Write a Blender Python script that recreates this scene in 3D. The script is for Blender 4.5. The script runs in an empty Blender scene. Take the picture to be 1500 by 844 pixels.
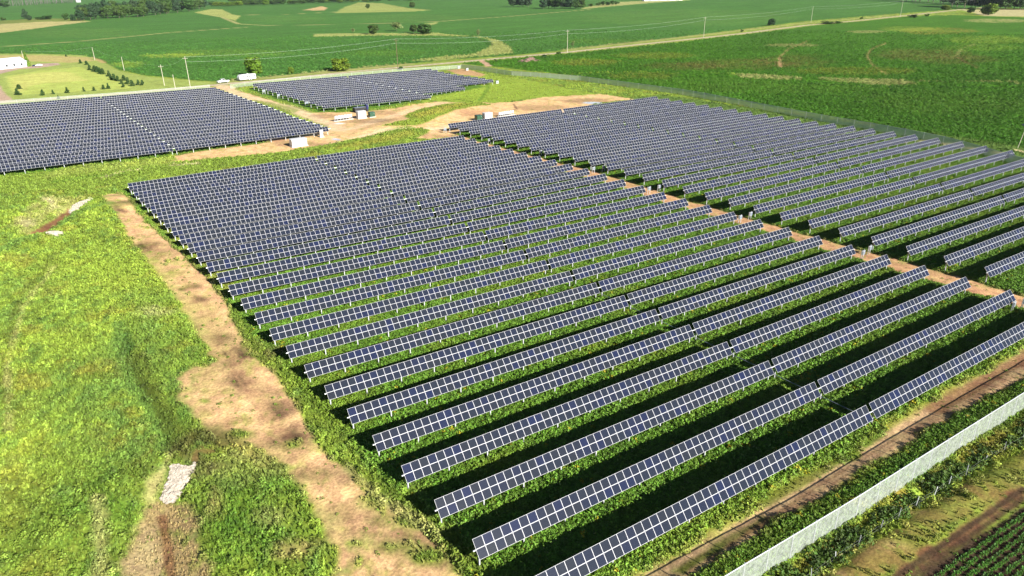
import bpy, math, random
import numpy as np
from mathutils import Vector, Matrix
random.seed(7)
RNG = np.random.default_rng(11)
scene = bpy.context.scene
COL = scene.collection
# ------------------------------------------------------------------ camera constants
F = 1048.92                      # focal length in pixels of the 1500 px wide photograph
YAW, PITCH, ROLL = 0.573828, 0.406527, -0.013448
CAM = np.array([-25.378, -38.752, 50.345])
G0 = -0.70                       # mean ground height
S = 6.9                          # distance between tracker rows
K = -0.055246                    # skew of the row ends
TILT = 0.86516
def cam_axes():
    cy, sy = math.cos(YAW), math.sin(YAW)
    f = np.array([sy*math.cos(PITCH), cy*math.cos(PITCH), -math.sin(PITCH)])
    r = np.array([cy, -sy, 0.0]); u = np.cross(r, f)
    c, s = math.cos(ROLL), math.sin(ROLL)
    return np.array([c*r+s*u, -s*r+c*u, f])
RM = cam_axes()
# ------------------------------------------------------------------ numpy noise
def _hash(ix, iy, seed):
    h = (ix.astype(np.int64)*374761393 + iy.astype(np.int64)*668265263 + seed*974711) & 0xffffffff
    h = ((h ^ (h >> 13))*1274126177) & 0xffffffff
    return ((h ^ (h >> 16)) & 0xffff)/65535.0
def vnoise(x, y, seed=0):
    ix, iy = np.floor(x), np.floor(y); fx, fy = x-ix, y-iy
    fx = fx*fx*(3-2*fx); fy = fy*fy*(3-2*fy)
    a, b = _hash(ix, iy, seed), _hash(ix+1, iy, seed); c, d = _hash(ix, iy+1, seed), _hash(ix+1, iy+1, seed)
    return (a*(1-fx)+b*fx)*(1-fy)+(c*(1-fx)+d*fx)*fy
def fbm(x, y, sc, oct=4, seed=0, stretch=None):
    if stretch is not None:                      # (angle, factor): long streaks along the angle
        an, k = stretch; x, y = x*math.cos(an)+y*math.sin(an), (-x*math.sin(an)+y*math.cos(an))*k
    v, a, t = 0.0, 1.0, 0.0
    for o in range(oct):
        v = v+a*vnoise(x/sc*2**o+o*17.3, y/sc*2**o-o*9.1, seed+o); t += a; a *= .55
    return v/t
def smooth(a, b, x):
    t = np.clip((x-a)/(b-a), 0, 1); return t*t*(3-2*t)
# ------------------------------------------------------------------ terrain height
_rolls = []                       # (x, y, dz) slow rises and dips met along the tracker rows
def _r(x0, rows, dzs, sy=S):
    for i, d in zip(rows, dzs):
        y = i*sy; _rolls.append((x0+K*y, y, d))
_r(-.2, range(0, 26), [.3,.35,.3,.28,.35,.38,.32,.26,.32,.34,.35,.38,.5,.55,.44,.3,.15,0,-.08,-.05,.02,-.12,-.34,-.55,-.6,-.35])
_r(50.8, range(0, 14), [0,-.03,.06,.12,.14,.18,.14,.08,.08,.05,.04,.08,.1,.15])
_r(102.6, range(1, 26), [.1,.16,.2,.2,.22,.22,.16,.13,.1,.02,-.12,-.2,.06,.3,.5,.72,.84,.84,.7,.6,.44,.3,.24,.18,.1])
_r(109.7, range(28, 1, -1), [.08,.04,0,0,-.06,-.1,-.13,-.14,-.1,.1,.5,.6,.66,.72,.62,.45,.22,.15,.08,.02,.04,.02,0,.05,.1,.14,.25])
_r(162.3, range(13, 4, -1), [.38,.33,.34,.26,.12,-.02,-.06,-.06,0])
_r(215, range(28, 7, -1), [.12,.18,.15,.06,-.02,-.02,0,-.03,-.03,-.06,-.06,.06,.28,.44,.58,.66,.68,.7,.66,.46,.2])
_r(72.6, [51.5,50.5,49.5,48.5,47.5,46.5,45.5,44.5,43.5,42.5,41.5,40.5,39.5,38.5,37.5,36.5,35.5,34.5,33.5,32.5,31.5],
   [-.14,-.18,-.15,-.12,-.1,-.12,-.1,-.03,.05,.1,.16,.22,.22,.14,-.1,-.28,-.3,-.1,.2,.4,.44])
_r(194.3, [51.4,50.4,49.4,48.4,47.4,46.4,45.4,44.4,43.3,42.3], [.5,.25,-.02,-.2,-.27,-.26,-.1,.15,.38,.3])
ROLLS = np.array(_rolls)
def dzf(x, y):
    x = np.asarray(x, float); y = np.asarray(y, float)
    num = np.zeros_like(x); den = np.full_like(x, .25)
    for px, py, d in ROLLS:
        w = np.exp(-((x-px)/26)**2-((y-py)/7.5)**2); num += w*d; den += w
    return num/den
RIDGES = []                       # filled below: (world polyline, height, half width)
def seg_dist(x, y, pl):
    best = np.full(np.shape(x), 1e9)
    for (ax, ay), (bx, by) in zip(pl[:-1], pl[1:]):
        dx, dy = bx-ax, by-ay; L = dx*dx+dy*dy+1e-9
        t = np.clip(((x-ax)*dx+(y-ay)*dy)/L, 0, 1)
        best = np.minimum(best, np.hypot(x-ax-t*dx, y-ay-t*dy))
    return best
def Z(x, y):
    x = np.asarray(x, float); y = np.asarray(y, float)
    z = G0+dzf(x, y)
    for pl, h, w in RIDGES:
        xs = [q[0] for q in pl]; ys = [q[1] for q in pl]
        m = (x > min(xs)-3*w) & (x < max(xs)+3*w) & (y > min(ys)-3*w) & (y < max(ys)+3*w)
        if np.any(m):
            if z.ndim == 0: z = z+h*np.exp(-(seg_dist(x, y, pl)/w)**2)
            else: z[m] += h*np.exp(-(seg_dist(x[m], y[m], pl)/w)**2)
    far = smooth(420, 900, np.hypot(x, y))
    return z+far*4*(fbm(x, y, 420, 2, 5)-.5)
def at(px, py, z=None):
    d = np.array([(px-750)/F, (422-py)/F, 1.0])@RM
    zz = G0 if z is None else z
    for _ in range(1 if z is not None else 3):
        s = (zz-CAM[2])/d[2]; x, y = CAM[0]+s*d[0], CAM[1]+s*d[1]
        if z is None: zz = float(Z(x, y))
    return Vector((x, y, zz))
def depth(p): return float(RM[2]@(np.array(p)-CAM))
def metres(px, p): return px*depth(p)/F
def wl(pts): return [tuple(at(a, b, G0)[:2]) for a, b in pts]
for pts, h, w in [([(45,346),(75,333),(103,306)], -1.3, 3.2), ([(0,378),(40,352),(90,318),(140,292)], .8, 5), ([(60,352),(90,345),(130,318),(180,300)], .7, 3.5),
                  ([(172,475),(185,530),(215,590),(250,650)], -.5, 2.2), ([(100,790),(150,740),(235,690)], .6, 3.0), ([(262,690),(240,760),(235,860)], -.9, 3.0),
                  ([(560,192),(610,178),(680,158)], 1.3, 9), ([(420,235),(500,218),(600,196)], .9, 6), ([(600,152),(680,135),(715,117)], .7, 7),
                  ([(980,866),(1500,542)], .18, 1.2), ([(1160,860),(1260,780),(1500,640)], -.7, 1.5), ([(1000,110),(1080,112),(1180,118),(1330,122),(1500,128)], 1.0, 5)]:
    RIDGES.append((wl(pts), h, w))
# ------------------------------------------------------------------ ground paint: world polygons with their own colour
C_ = dict(lime=(.225,.305,.035), meadow=(.165,.235,.03), teal=(.115,.20,.036), lush=(.084,.172,.016), field=(.056,.150,.022), field2=(.050,.140,.008),
          dirt=(.66,.42,.205), dirt2=(.46,.27,.135), damp=(.085,.045,.028), straw=(.38,.34,.13), pale=(.54,.46,.24), gravel=(.42,.35,.25), white=(.6,.55,.45),
          olive=(.10,.12,.016), brown=(.20,.10,.045), soil=(.055,.035,.02), lawn=(.36,.42,.09), gold=(.28,.21,.035), dark=(.022,.062,.008))
def sd_poly(x, y, P):
    d = np.full(x.shape, 1e18); ins = np.zeros(x.shape, bool); n = len(P)
    for i in range(n):
        ax, ay = P[i]; bx, by = P[(i+1) % n]
        ex, ey = bx-ax, by-ay; wx, wy = x-ax, y-ay
        t = np.clip((wx*ex+wy*ey)/(ex*ex+ey*ey+1e-12), 0, 1)
        d = np.minimum(d, (wx-ex*t)**2+(wy-ey*t)**2)
        c = (ay > y) != (by > y)
        if ey != 0: ins ^= c & (x < ex*(y-ay)/ey+ax)
    d = np.sqrt(d); return np.where(ins, d, -d)
PAINT = []                        # kind, geometry, colour, edge noise amplitude, soft, strength, veg(None keeps), vegkind
def poly(pts, col, amp=1., soft=.6, k=1., veg=None, kind=None, world=False, split=0):
    PAINT.append(('p', pts if world else wl(pts), C_[col] if isinstance(col, str) else col, amp, soft, k, veg, kind, split))
def line(pts, hw, col, amp=.4, soft=.5, k=1., veg=None, kind=None, split=0):
    PAINT.append(('l', (wl(pts), hw), C_[col] if isinstance(col, str) else col, amp, soft, k, veg, kind, split))
def blob(px, py, rx, ry, col, k=1., amp=1.5, veg=None, kind=None, split=0):   # rx, ry in photo px: an ellipse lying on the ground
    pts = [(px+rx*math.cos(a), py+ry*math.sin(a)) for a in np.linspace(0, 2*math.pi, 13)[:-1]]
    p = at(px, py, G0); s = metres(min(rx, ry*2), p)
    poly(pts, col, amp=s*1.1, soft=s*1.2, k=min(1, k*1.25), veg=veg, kind=kind, split=max(split, .7 if s > 3 else 0))
def block(x0, x1, y0, y1): return [(x0+K*y0, y0), (x1+K*y0, y0), (x1+K*y1, y1), (x0+K*y1, y1)]
# far fields
poly([(-400,78),(60,79),(120,81),(150,89),(170,101),(210,110),(290,118),(330,120),(400,112),(560,97),(650,88),(750,81),(830,73),(1000,53),(1180,30),(1330,19),(1440,11),(1500,12),(1900,14),(1900,-14),(1500,-18),(-400,-9)], 'field', 1.5, 1, veg=.8, kind=2)
poly([(672,93),(760,85),(830,79),(1000,61),(1180,37),(1330,24),(1400,22),(1650,30),(1800,40),(1800,330),(1500,236),(1380,205),(1250,176),(1100,151),(1000,134),(850,112),(738,99)], 'field2', 1.0, .6, veg=.8, kind=2)
for a in [(1080,96,90,8,'brown',.22),(1160,90,50,10,'brown',.22),(1350,80,70,8,'brown',.26),(1400,88,60,7,'brown',.2),(1000,98,60,6,'brown',.2),(1370,45,60,5,'gold',.3),(1460,30,50,3,'straw',.4),(860,92,50,5,'gold',.25),(1330,42,40,4,'lime',.3),(1450,58,60,6,'lime',.35),(1440,70,60,5,'lime',.2),(1160,66,40,2.5,'straw',.3),(1270,46,30,2,'straw',.3),(1250,105,90,6,'gold',.22),(960,82,60,5,'gold',.2),(1150,130,160,8,'lush',.4),(1400,150,120,16,'lush',.4),(1050,120,100,5,'lush',.3),(940,112,50,5,'gold',.22)]:
    blob(*a[:5], k=a[5])
line([(1183,60),(1155,72),(1141,85),(1143,100)], 0.8, 'dirt2', .6, 1, k=.5, split=.5)
line([(1143,84),(1143,100)], 1.0, 'dirt2', .5, 1, k=.4, split=.5)
line([(1298,63),(1275,73),(1270,84),(1280,98),(1300,110)], 0.7, 'dirt2', .4, .8, k=.55, split=.4)
line([(1430,64),(1408,72),(1402,82)], 1.2, 'straw', .6, 1, k=.35, split=.5)
line([(1402,84),(1430,100)], 1.0, 'brown', .6, 1, k=.5)
line([(800,113),(860,108),(930,106),(1000,108),(1080,112)], .9, 'lime', .3, .6, k=.8)
poly([(1075,112),(1100,110.5),(1160,113),(1172,118.5),(1140,117.5),(1090,115)], 'straw', 1.0, 1.2, k=.6, split=.5)
poly([(1200,115.5),(1250,117.5),(1320,119.5),(1345,125),(1290,125),(1200,119)], 'straw', 1.0, 1.2, k=.55, split=.5)
line([(1340,122),(1420,121),(1480,120),(1500,124)], 1.6, 'straw', .8, .8, k=.45)
line([(1170,122),(1200,125),(1340,130),(1400,128),(1500,131)], .9, 'dark', .8, .6, k=.9)
# shades of the northern fields
for a in [(330,78,90,6,'lime',.16),(245,82,40,3,'lime',.55),(270,80,30,1.5,'lime',.5),(185,95,22,5,'lime',.45),(560,78,60,5,'lush',.4),(120,48,90,7,'teal',.25),(1000,25,160,12,'teal',.22),(600,26,80,6,'teal',.25),(420,28,60,5,'teal',.2),(880,60,60,4,'lush',.4)]:
    blob(*a[:5], k=a[5])
poly([(-300,35),(0,36),(60,31),(100,30),(135,31),(60,41),(0,48),(-300,62)], 'straw', 4, 3, veg=0)
poly([(-300,30),(0,30),(60,26),(115,27),(130,31),(60,32),(0,36),(-300,38)], (.16,.20,.04), 5, 3)
line([(-100,74),(0,68),(120,60),(250,48),(360,40)], 2.6, 'straw', .8, 2, k=.9)
poly([(285,18),(310,13),(325,14),(340,21),(352,23),(345,30),(330,26),(310,23)], (.30,.33,.09), 2, 2)
line([(345,22),(420,21),(500,17),(560,15)], 3, 'straw', 1, 3, k=.8)
line([(325,25),(350,35),(390,37),(500,35),(640,31),(750,23),(830,16),(870,13)], 3.2, 'straw', 1, 2.5, k=.75)
line([(486,50),(500,50)], 2, 'straw', 1, 2, k=.8)
poly([(443,15),(470,9),(480,11),(475,15)], 'dirt', 3, 3, k=.7)
poly([(490,19),(505,10),(525,4),(560,5),(600,12),(632,15),(600,17),(500,19)], (.26,.30,.075), 4, 3)
poly([(640,32),(620,34),(608,40),(615,46),(640,48),(560,47),(500,48),(460,49),(460,53),(560,51),(640,51),(690,52),(715,57),(722,65),(712,72),(690,80),(640,84),(600,90),(640,89),(700,83),(752,79),(748,70),(728,58),(705,53),(660,49),(622,45),(612,41),(625,37),(640,34)], (.27,.30,.085), 2.2, 1.4)
line([(702,57),(718,62),(721,66)], .7, 'soil', .2, .5, k=.9)
poly([(850,13),(950,5),(1010,1),(1010,-2),(900,4),(860,10)], (.30,.31,.10), 3, 3)
poly([(1408,15),(1440,14),(1500,13),(1800,14),(1800,26),(1500,24),(1440,23),(1428,19)], (.40,.36,.17), 3, 3)
# verges and the country road
RD = [(-120,162),(0,150),(100,143),(200,135.5),(300,126),(345,121.5),(420,115),(500,106.5),(600,97.5),(700,88.5),(830,76.5),(1000,58),(1090,48),(1180,36.5),(1250,30.5),(1340,21.5),(1410,14),(1445,11)]
line(RD, 8.5, (.24,.27,.06), 2.5, 1.5, veg=.3, kind=0)
line([(345,118),(420,111),(500,103),(600,94)], 4, 'straw', 2, 1.5, k=.6)
line([(830,73),(1000,54),(1180,33),(1300,23)], 5, 'straw', 3, 2, k=.5)
poly([(-300,78),(60,79),(120,81),(140,86),(160,95),(175,104),(215,112),(290,119),(330,121),(300,126),(200,135),(100,142),(0,148),(-300,170)], (.27,.33,.075), 1.5, 1, veg=.2, kind=0)
poly([(-300,81),(60,81),(130,84),(140,89),(100,92),(0,88),(-300,92)], (.43,.34,.13), 2, 2, k=.8)
poly([(8,112),(60,103),(115,98),(150,108),(178,122),(196,129),(110,135),(30,139),(16,132)], 'lawn', 1.2, 1)
poly([(10,113),(60,106),(100,105),(130,118),(60,122),(40,128),(26,136)], (.55,.50,.15), 3, 3, k=.5)
poly([(-100,100),(0,98),(45,97),(60,93),(85,92),(87,95),(60,99),(30,101),(0,108),(-100,125)], (.40,.29,.22), .8, .6, veg=0)
line([(-100,122),(0,106)], 2.2, (.40,.29,.22), .4, .5)
poly([(-200,112),(-5,118),(8,138),(20,146),(0,151),(-200,175)], (.42,.30,.20), .8, .8, veg=0)
poly([(133,83),(145,86),(158,92),(150,93),(138,87)], 'dirt2', 1.5, 1, k=.6)
line(RD, 2.7, 'gravel', .5, .4, veg=0)
line(RD, 1.0, (.60,.48,.32), .3, .6, k=.5)
# ground under and round the four arrays
for b in (block(-1.6, 104, -3.2, 176), block(107, 220, -16, 200), block(-40, 75, 214, 362), block(89, 198, 262, 362)):
    poly(b, 'lush', 1.6, 1.0, veg=1.0, kind=1, world=True)
poly(block(-3, 106, 110, 178), (.10,.19,.02), 3, 3, k=.5, world=True)
poly(block(216, 236, -40, 215), (.10,.17,.03), 2, 1.5, veg=.8, kind=0, world=True)
# open grass east of the yard, bright
poly([(610,120),(700,110),(740,112),(860,135),(905,143),(880,140),(800,142),(720,152),(640,152),(600,150),(640,142),(680,136),(715,128)], 'lime', 1.5, 1, veg=.6, kind=0)
# tan yard and tracks
poly([(300,128),(338,127),(365,143),(398,153),(440,166),(500,165),(560,161),(640,150),(720,151),(750,150),(800,142),(880,138),(930,146),(880,150),(780,178),(690,188),(652,203),(608,204),(626,192),(600,189),(560,197),(480,214),(400,226),(330,234),(256,236),(254,229),(300,221),(380,212),(420,204),(478,192),(484,186),(455,170),(400,148),(350,133)], 'dirt', 1.3, .7, veg=0, split=.3)
line([(325,126),(350,138),(420,158),(480,180),(500,192)], 3.2, (.68,.50,.30), 1, 2, k=.8)
line([(480,214),(560,196),(640,189),(680,182)], 2.2, (.72,.56,.35), .8, 1.5, k=.6)
line([(520,190),(560,175),(600,163),(650,151)], 3.0, (.68,.50,.30), .8, 2, k=.6)
poly([(372,146),(400,150),(440,162),(430,166),(400,160),(372,150)], 'meadow', 1.2, 1, k=.7)
for a in [(450,185,30,5,'damp',.3),(540,178,40,4,'damp',.35),(560,165,25,3,'damp',.3),(475,170,20,3,'damp',.35),(700,167,35,4,'dirt2',.8),(790,158,40,4,'damp',.3),(860,148,35,4,'damp',.35),(440,212,40,4,'damp',.3),(640,200,30,3,'damp',.25),(395,205,30,4,'dirt2',.8),(868,151,14,1.5,(.40,.46,.52),.8),(577,204,0.1,.1,'dirt',.1),(493,205,7,1.2,(.42,.46,.55),.9),(497,181,8,1.2,(.75,.75,.78),.9)]:
    blob(*a[:5], k=a[5])
line([(752,152),(757,160),(745,163)], .5, 'damp', .2, .4, k=.7)
poly([(556,191),(575,186),(600,180),(592,173),(598,167),(615,160),(650,153),(700,150),(722,154),(700,158),(672,164),(640,176),(610,187),(590,190)], (.19,.25,.03), 1.2, .8, veg=.8, kind=0)
poly([(600,172),(650,158),(690,155),(650,168),(615,178)], (.34,.31,.05), 2, 2, k=.7)
poly([(-60,262),(180,246),(300,234),(400,224),(480,213),(560,199),(618,189),(630,192),(612,203),(520,215),(400,240),(200,262),(184,270),(-60,290)], 'meadow', 1.4, .8, veg=1, kind=0)
poly([(480,222),(560,204),(600,196),(612,199),(560,211),(500,222)], (.32,.29,.05), 2, 2, k=.55)
poly([(100,244),(180,238),(260,230),(250,240),(150,252),(60,262)], (.26,.30,.06), 3, 2, k=.5)
line([(252,243),(270,241),(288,240)], .9, 'pale', .4, .4, k=.9)
line([(150,262),(180,252),(205,249)], .6, 'pale', .4, .4, k=.7)
poly([(654,103),(676,101),(712,109),(706,112),(668,109)], 'dirt2', 1.4, 1, k=.9, veg=0)
poly([(700,88),(708,88),(722,97),(712,98)], (.42,.27,.17), .8, .6)
line([(696,150),(672,146),(640,149),(600,152)], .5, 'dark', .4, .4, k=.7)
line([(702,148),(715,130),(714,120)], 1.0, 'lush', .6, .6, k=.6)
# the dirt lane between the two big arrays
for b in (block(103.6, 109.6, -30, 30), block(103.8, 109.2, 30, 188)):
    poly(b, (.50,.29,.145), 1.0, .5, veg=0, world=True, split=.2)
for b in (block(104.4, 105.0, -30, 180), block(106.6, 107.2, -30, 180)):
    poly(b, (.36,.20,.10), .25, .2, k=.7, world=True)
line([(1490,222),(1530,232)], 1.2, 'pale', .5, .5)
for a in [(1230,199),(1265,204),(1310,210),(1345,208),(1380,212),(1415,218),(1450,224)]:
    blob(a[0]+10, a[1]+2, 13, 1.4, 'pale', k=.6)
# wide dirt track on the left of the array
poly([(152,289),(160,284),(182,283),(196,304),(232,344),(268,378),(306,412),(330,445),(345,480),(368,515),(402,545),(428,590),(455,640),(520,712),(590,762),(650,812),(690,870),(480,870),(497,812),(476,762),(440,712),(416,682),(376,652),(338,640),(300,622),(266,592),(258,556),(286,541),(316,531),(290,482),(250,424),(210,370),(175,322)], 'dirt', 1.2, .6, veg=0, split=.35)
for a in [(185,296,20,4,'damp',.55),(172,305,8,4,'damp',.6),(177,308,10,2.5,'damp',.8),(213,361,14,5,'damp',.85),(230,370,20,8,'damp',.35),(295,441,10,4,'damp',.8),(284,423,8,3,'damp',.65),(268,427,5,2,'damp',.7),(325,500,12,9,'damp',.5),(370,528,39.099999999999994,15.600000000000001,'damp',1.0),(350,562,23.0,11.700000000000001,'damp',1.0),(331,521,6,4,'damp',.8),(405,605,18.4,10.4,'damp',1.0),(425,645,25.299999999999997,11.700000000000001,'damp',1.0),(520,760,40,10,'damp',.35),(600,800,40,14,'damp',.45),(455,700,26,8,'damp',.4),(500,700,24,14,'damp',.4),(400,580,24,7,'damp',.35),(560,790,50,14,'damp',.3),(650,825,30,14,'damp',.5)]:
    blob(*a[:5], k=a[5])
for off, kk in ((-7,.5),(3,.45),(9,.35)):
    line([(172+off*.4,292),(188+off*.5,322),(225+off*.7,366),(262+off*.8,408),(300+off,452),(318+off,500),(352+off,552),(392+off,610),(436+off,670),(500+off*1.3,745),(560+off*1.5,812),(590+off*1.5,860)], .22, 'dirt2', .35, .25, k=kk, split=.5)
poly([(340,600),(350,640),(400,672),(420,700),(370,690),(330,650),(310,625)], 'dirt2', 1.5, 1.5, k=.4)
for a in [(550,735,24,9),(600,765,22,8),(580,805,30,9),(300,590,6,3),(430,655,10,5),(630,820,26,9),(350,640,14,5),(520,800,14,5),(610,720,16,6)]:
    blob(*a, 'meadow', k=.85, veg=.9, kind=0)
line([(345,455),(372,520),(420,556),(462,612),(522,684),(596,742),(660,790),(715,850)], .8, (.15,.21,.025), 1.4, .5, k=.8, veg=.8, kind=0, split=.5)
line([(220,312),(290,372),(340,430)], 1.6, (.30,.30,.06), 1.3, .8, k=.6, veg=.6, kind=0)
# left meadow: tones
for a in [(60,450,80,40,'teal',.35),(210,520,50,60,'teal',.4),(130,600,90,50,'teal',.5),(200,640,60,40,'teal',.45),(60,660,50,60,'lime',.45),(300,520,36,60,'lush',.25),(180,420,60,36,'lime',.8),(150,380,70,24,'lime',.6),(250,470,50,30,'lime',.5),(120,760,70,36,'lush',.55),(180,750,50,30,'lush',.5),(100,830,60,30,'lush',.5),(20,600,24,60,'gold',.14),(15,720,24,60,'gold',.2),(60,730,24,30,'gold',.12),(165,545,20,9,'gold',.15),(225,460,24,6,'pale',.3),(370,720,60,44,'lush',.55),(400,800,70,44,'lush',.5),(330,760,30,60,'lush',.6),(340,690,34,16,'straw',.3),(200,440,60,10,'teal',.35),(110,500,60,12,'lime',.4),(150,300,30,8,'lime',.5),(60,400,70,8,'lime',.5),(30,420,50,6,'teal',.4),(220,290,30,12,'lush',.3),(300,660,30,20,'olive',.5),(270,610,18,26,'lush',.35),(400,760,20,9,'straw',.35),(440,810,30,9,'dirt2',.35),(315,740,12,20,'dirt2',.3)]:
    blob(*a[:5], k=a[5], split=.6)
line([(10,600),(6,520),(30,440),(75,380),(110,352)], .9, 'olive', .8, .5, k=.5, split=.5)
line([(14,640),(12,540),(36,450),(80,392)], .5, 'straw', .5, .4, k=.4, split=.5)
line([(0,375),(40,352),(100,318),(160,296)], 1.4, 'teal', 1, 1, k=.7)
line([(0,330),(60,322),(150,290),(184,283)], .8, 'lush', .6, .6, k=.5)
line([(80,268),(120,262),(184,256)], .8, 'lush', .6, .6, k=.6)
poly([(20,330),(40,300),(80,288),(120,292),(108,302),(80,318),(50,340),(30,342)], (.33,.33,.10), 1.5, 1.5, k=.8, veg=.4, kind=0, split=.5)
poly([(62,288),(74,290),(84,302),(76,304)], 'pale', 1.2, 1, k=.7)
poly([(28,318),(50,322),(60,332),(30,334)], 'pale', 1.5, 1, k=.5)
poly([(40,343),(62,344),(80,330),(104,307),(99,303),(80,316)], 'brown', .5, .3, veg=0)
line([(64,346),(90,330),(108,310)], 1.3, 'teal', .6, .6, k=.8)
poly([(100,305),(108,300),(122,296),(134,295),(124,300),(110,305),(104,308)], 'white', .4, .3, veg=0)
poly([(68,347),(76,344),(92,345),(94,347),(84,350),(72,349)], 'white', .4, .3, veg=0)
line([(172,475),(182,520),(205,575),(232,615),(252,655)], 1.1, 'teal', .5, .6, k=.8)
line([(186,490),(200,540),(222,582),(246,620),(256,652)], .7, 'dark', .3, .4, k=.6)
line([(200,520),(215,560),(240,600),(262,640),(270,665)], 1.1, 'olive', .8, .6, k=.5, veg=.3, kind=0)
line([(300,690),(260,660),(285,640),(330,650)], 1.2, 'damp', 1.0, .8, k=.4)
poly([(186,870),(184,800),(196,770),(215,738),(222,728),(250,726),(280,738),(292,780),(308,870)], (.34,.25,.11), 1.2, .7, veg=.12, kind=0, split=.4)
poly([(205,735),(214,710),(236,690),(248,664),(256,662),(240,700),(228,735)], 'straw', .8, .6, k=.85, veg=.2, kind=0)
poly([(186,870),(186,800),(205,765),(235,765),(240,870)], (.40,.31,.16), 1.2, .8, k=.6)
line([(236,752),(244,800),(252,870)], .45, 'brown', .2, .3, k=.8)
line([(145,740),(150,790),(146,850)], .8, 'straw', .6, .6, k=.5)
line([(312,664),(290,660),(284,675)], .4, 'brown', .2, .3, k=.6)
line([(510,690),(560,735),(640,785)], .5, 'straw', .5, .4, k=.5)
poly([(233,727),(240,714),(248,698),(252,682),(262,680),(280,681),(287,677),(282,692),(270,710),(262,722),(255,731),(242,732)], (.22,.14,.07), .25, .3, veg=0, kind=0)
# strips at the lower right, along the fence
poly([(700,870),(800,850),(1000,740),(1250,610),(1500,470),(1560,440),(1560,490),(1500,512),(1330,605),(1200,680),(1060,770),(920,870)], (.12,.21,.02), 1.2, .8, veg=1, kind=1)
poly([(900,870),(1060,780),(1200,698),(1330,614),(1420,560),(1500,516),(1600,460),(1600,500),(1500,558),(1400,612),(1300,674),(1180,748),(1080,808),(980,870)], (.52,.34,.18), 1.1, .5, veg=0, split=.12)
line([(930,850),(1070,765),(1210,682),(1330,606),(1420,556),(1500,512)], .3, (.26,.27,.04), .9, .5, k=.7, veg=.4, kind=0, split=.6)
poly([(985,840),(1020,822),(1060,800),(1050,812),(1000,844)], 'meadow', .6, .5, k=.8)
line([(1000,838),(1060,800),(1120,765)], .5, 'olive', .5, .4, k=.8, veg=.3, kind=0)
line([(1120,740),(1200,690),(1290,640)], .5, 'olive', .6, .4, k=.7, veg=.3, kind=0)
line([(1370,600),(1440,560),(1540,505)], 1.0, 'brown', .5, .5, k=.8)
for off in (0, 16, 34):
    line([(985+off,860),(1085+off,792),(1195+off,716),(1310+off,645),(1415+off,583),(1520+off,522)], .22, (.24,.13,.06), .3, .2, k=.65, split=.5)
poly([(980,870),(1080,808),(1180,748),(1300,674),(1400,612),(1500,558),(1600,505),(1600,560),(1500,604),(1120,850),(1060,900)], 'lush', .9, .5, veg=1, kind=1)
poly([(1060,900),(1120,850),(1500,604),(1600,545),(1600,590),(1500,628),(1400,686),(1260,778),(1150,870)], (.11,.14,.02), 1, .6, veg=.8, kind=0, split=.4)
line([(1240,745),(1270,738),(1320,720)], 1.0, 'gold', 1, .8, k=.6, split=.6)
line([(1140,870),(1200,815),(1290,752),(1400,682),(1500,622)], .9, 'gold', .9, .6, k=.4, split=.6)
poly([(1120,880),(1160,850),(1260,778),(1400,688),(1500,628),(1600,570),(1600,600),(1500,645),(1410,690),(1290,770),(1170,860),(1130,890)], 'dark', .8, .4, veg=1, kind=1)
poly([(1150,880),(1290,774),(1410,694),(1500,642),(1640,560),(1640,700),(1500,712),(1400,772),(1290,850),(1250,880)], (.215,.155,.045), 1, .6, veg=.35, kind=0, split=.45)
line([(1166,868),(1230,820),(1290,778),(1410,699),(1500,650)], .5, 'lime', .4, .3, veg=.6, kind=0)
for a in [(1380,770,40,14,'lush',.6),(1330,730,40,10,'gold',.5),(1250,800,40,10,'dirt2',.4),(1440,665,40,10,'gold',.5),(1460,690,40,14,'meadow',.6),(1330,790,40,10,'meadow',.5),(1400,740,50,10,'meadow',.6),(1300,800,20,8,'dirt2',.5),(1340,745,16,5,'dirt2',.6),(1220,840,16,6,'dirt',.6),(1390,695,16,6,'dirt2',.7),(1480,670,20,8,'lime',.4)]:
    blob(*a[:5], k=a[5], split=.5)
poly([(1230,900),(1290,850),(1400,774),(1500,706),(1640,620),(1640,660),(1500,738),(1400,806),(1330,856),(1280,900)], 'brown', .7, .4, veg=0, split=.3)
line([(1280,868),(1400,785),(1500,716)], .35, 'soil', .15, .2, k=.9)
line([(1305,868),(1400,800),(1500,730)], .35, 'soil', .15, .2, k=.8)
poly([(1280,900),(1330,856),(1400,806),(1500,738),(1640,650),(1640,960),(1280,960)], 'soil', .5, .3, veg=0, kind=3)
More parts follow.
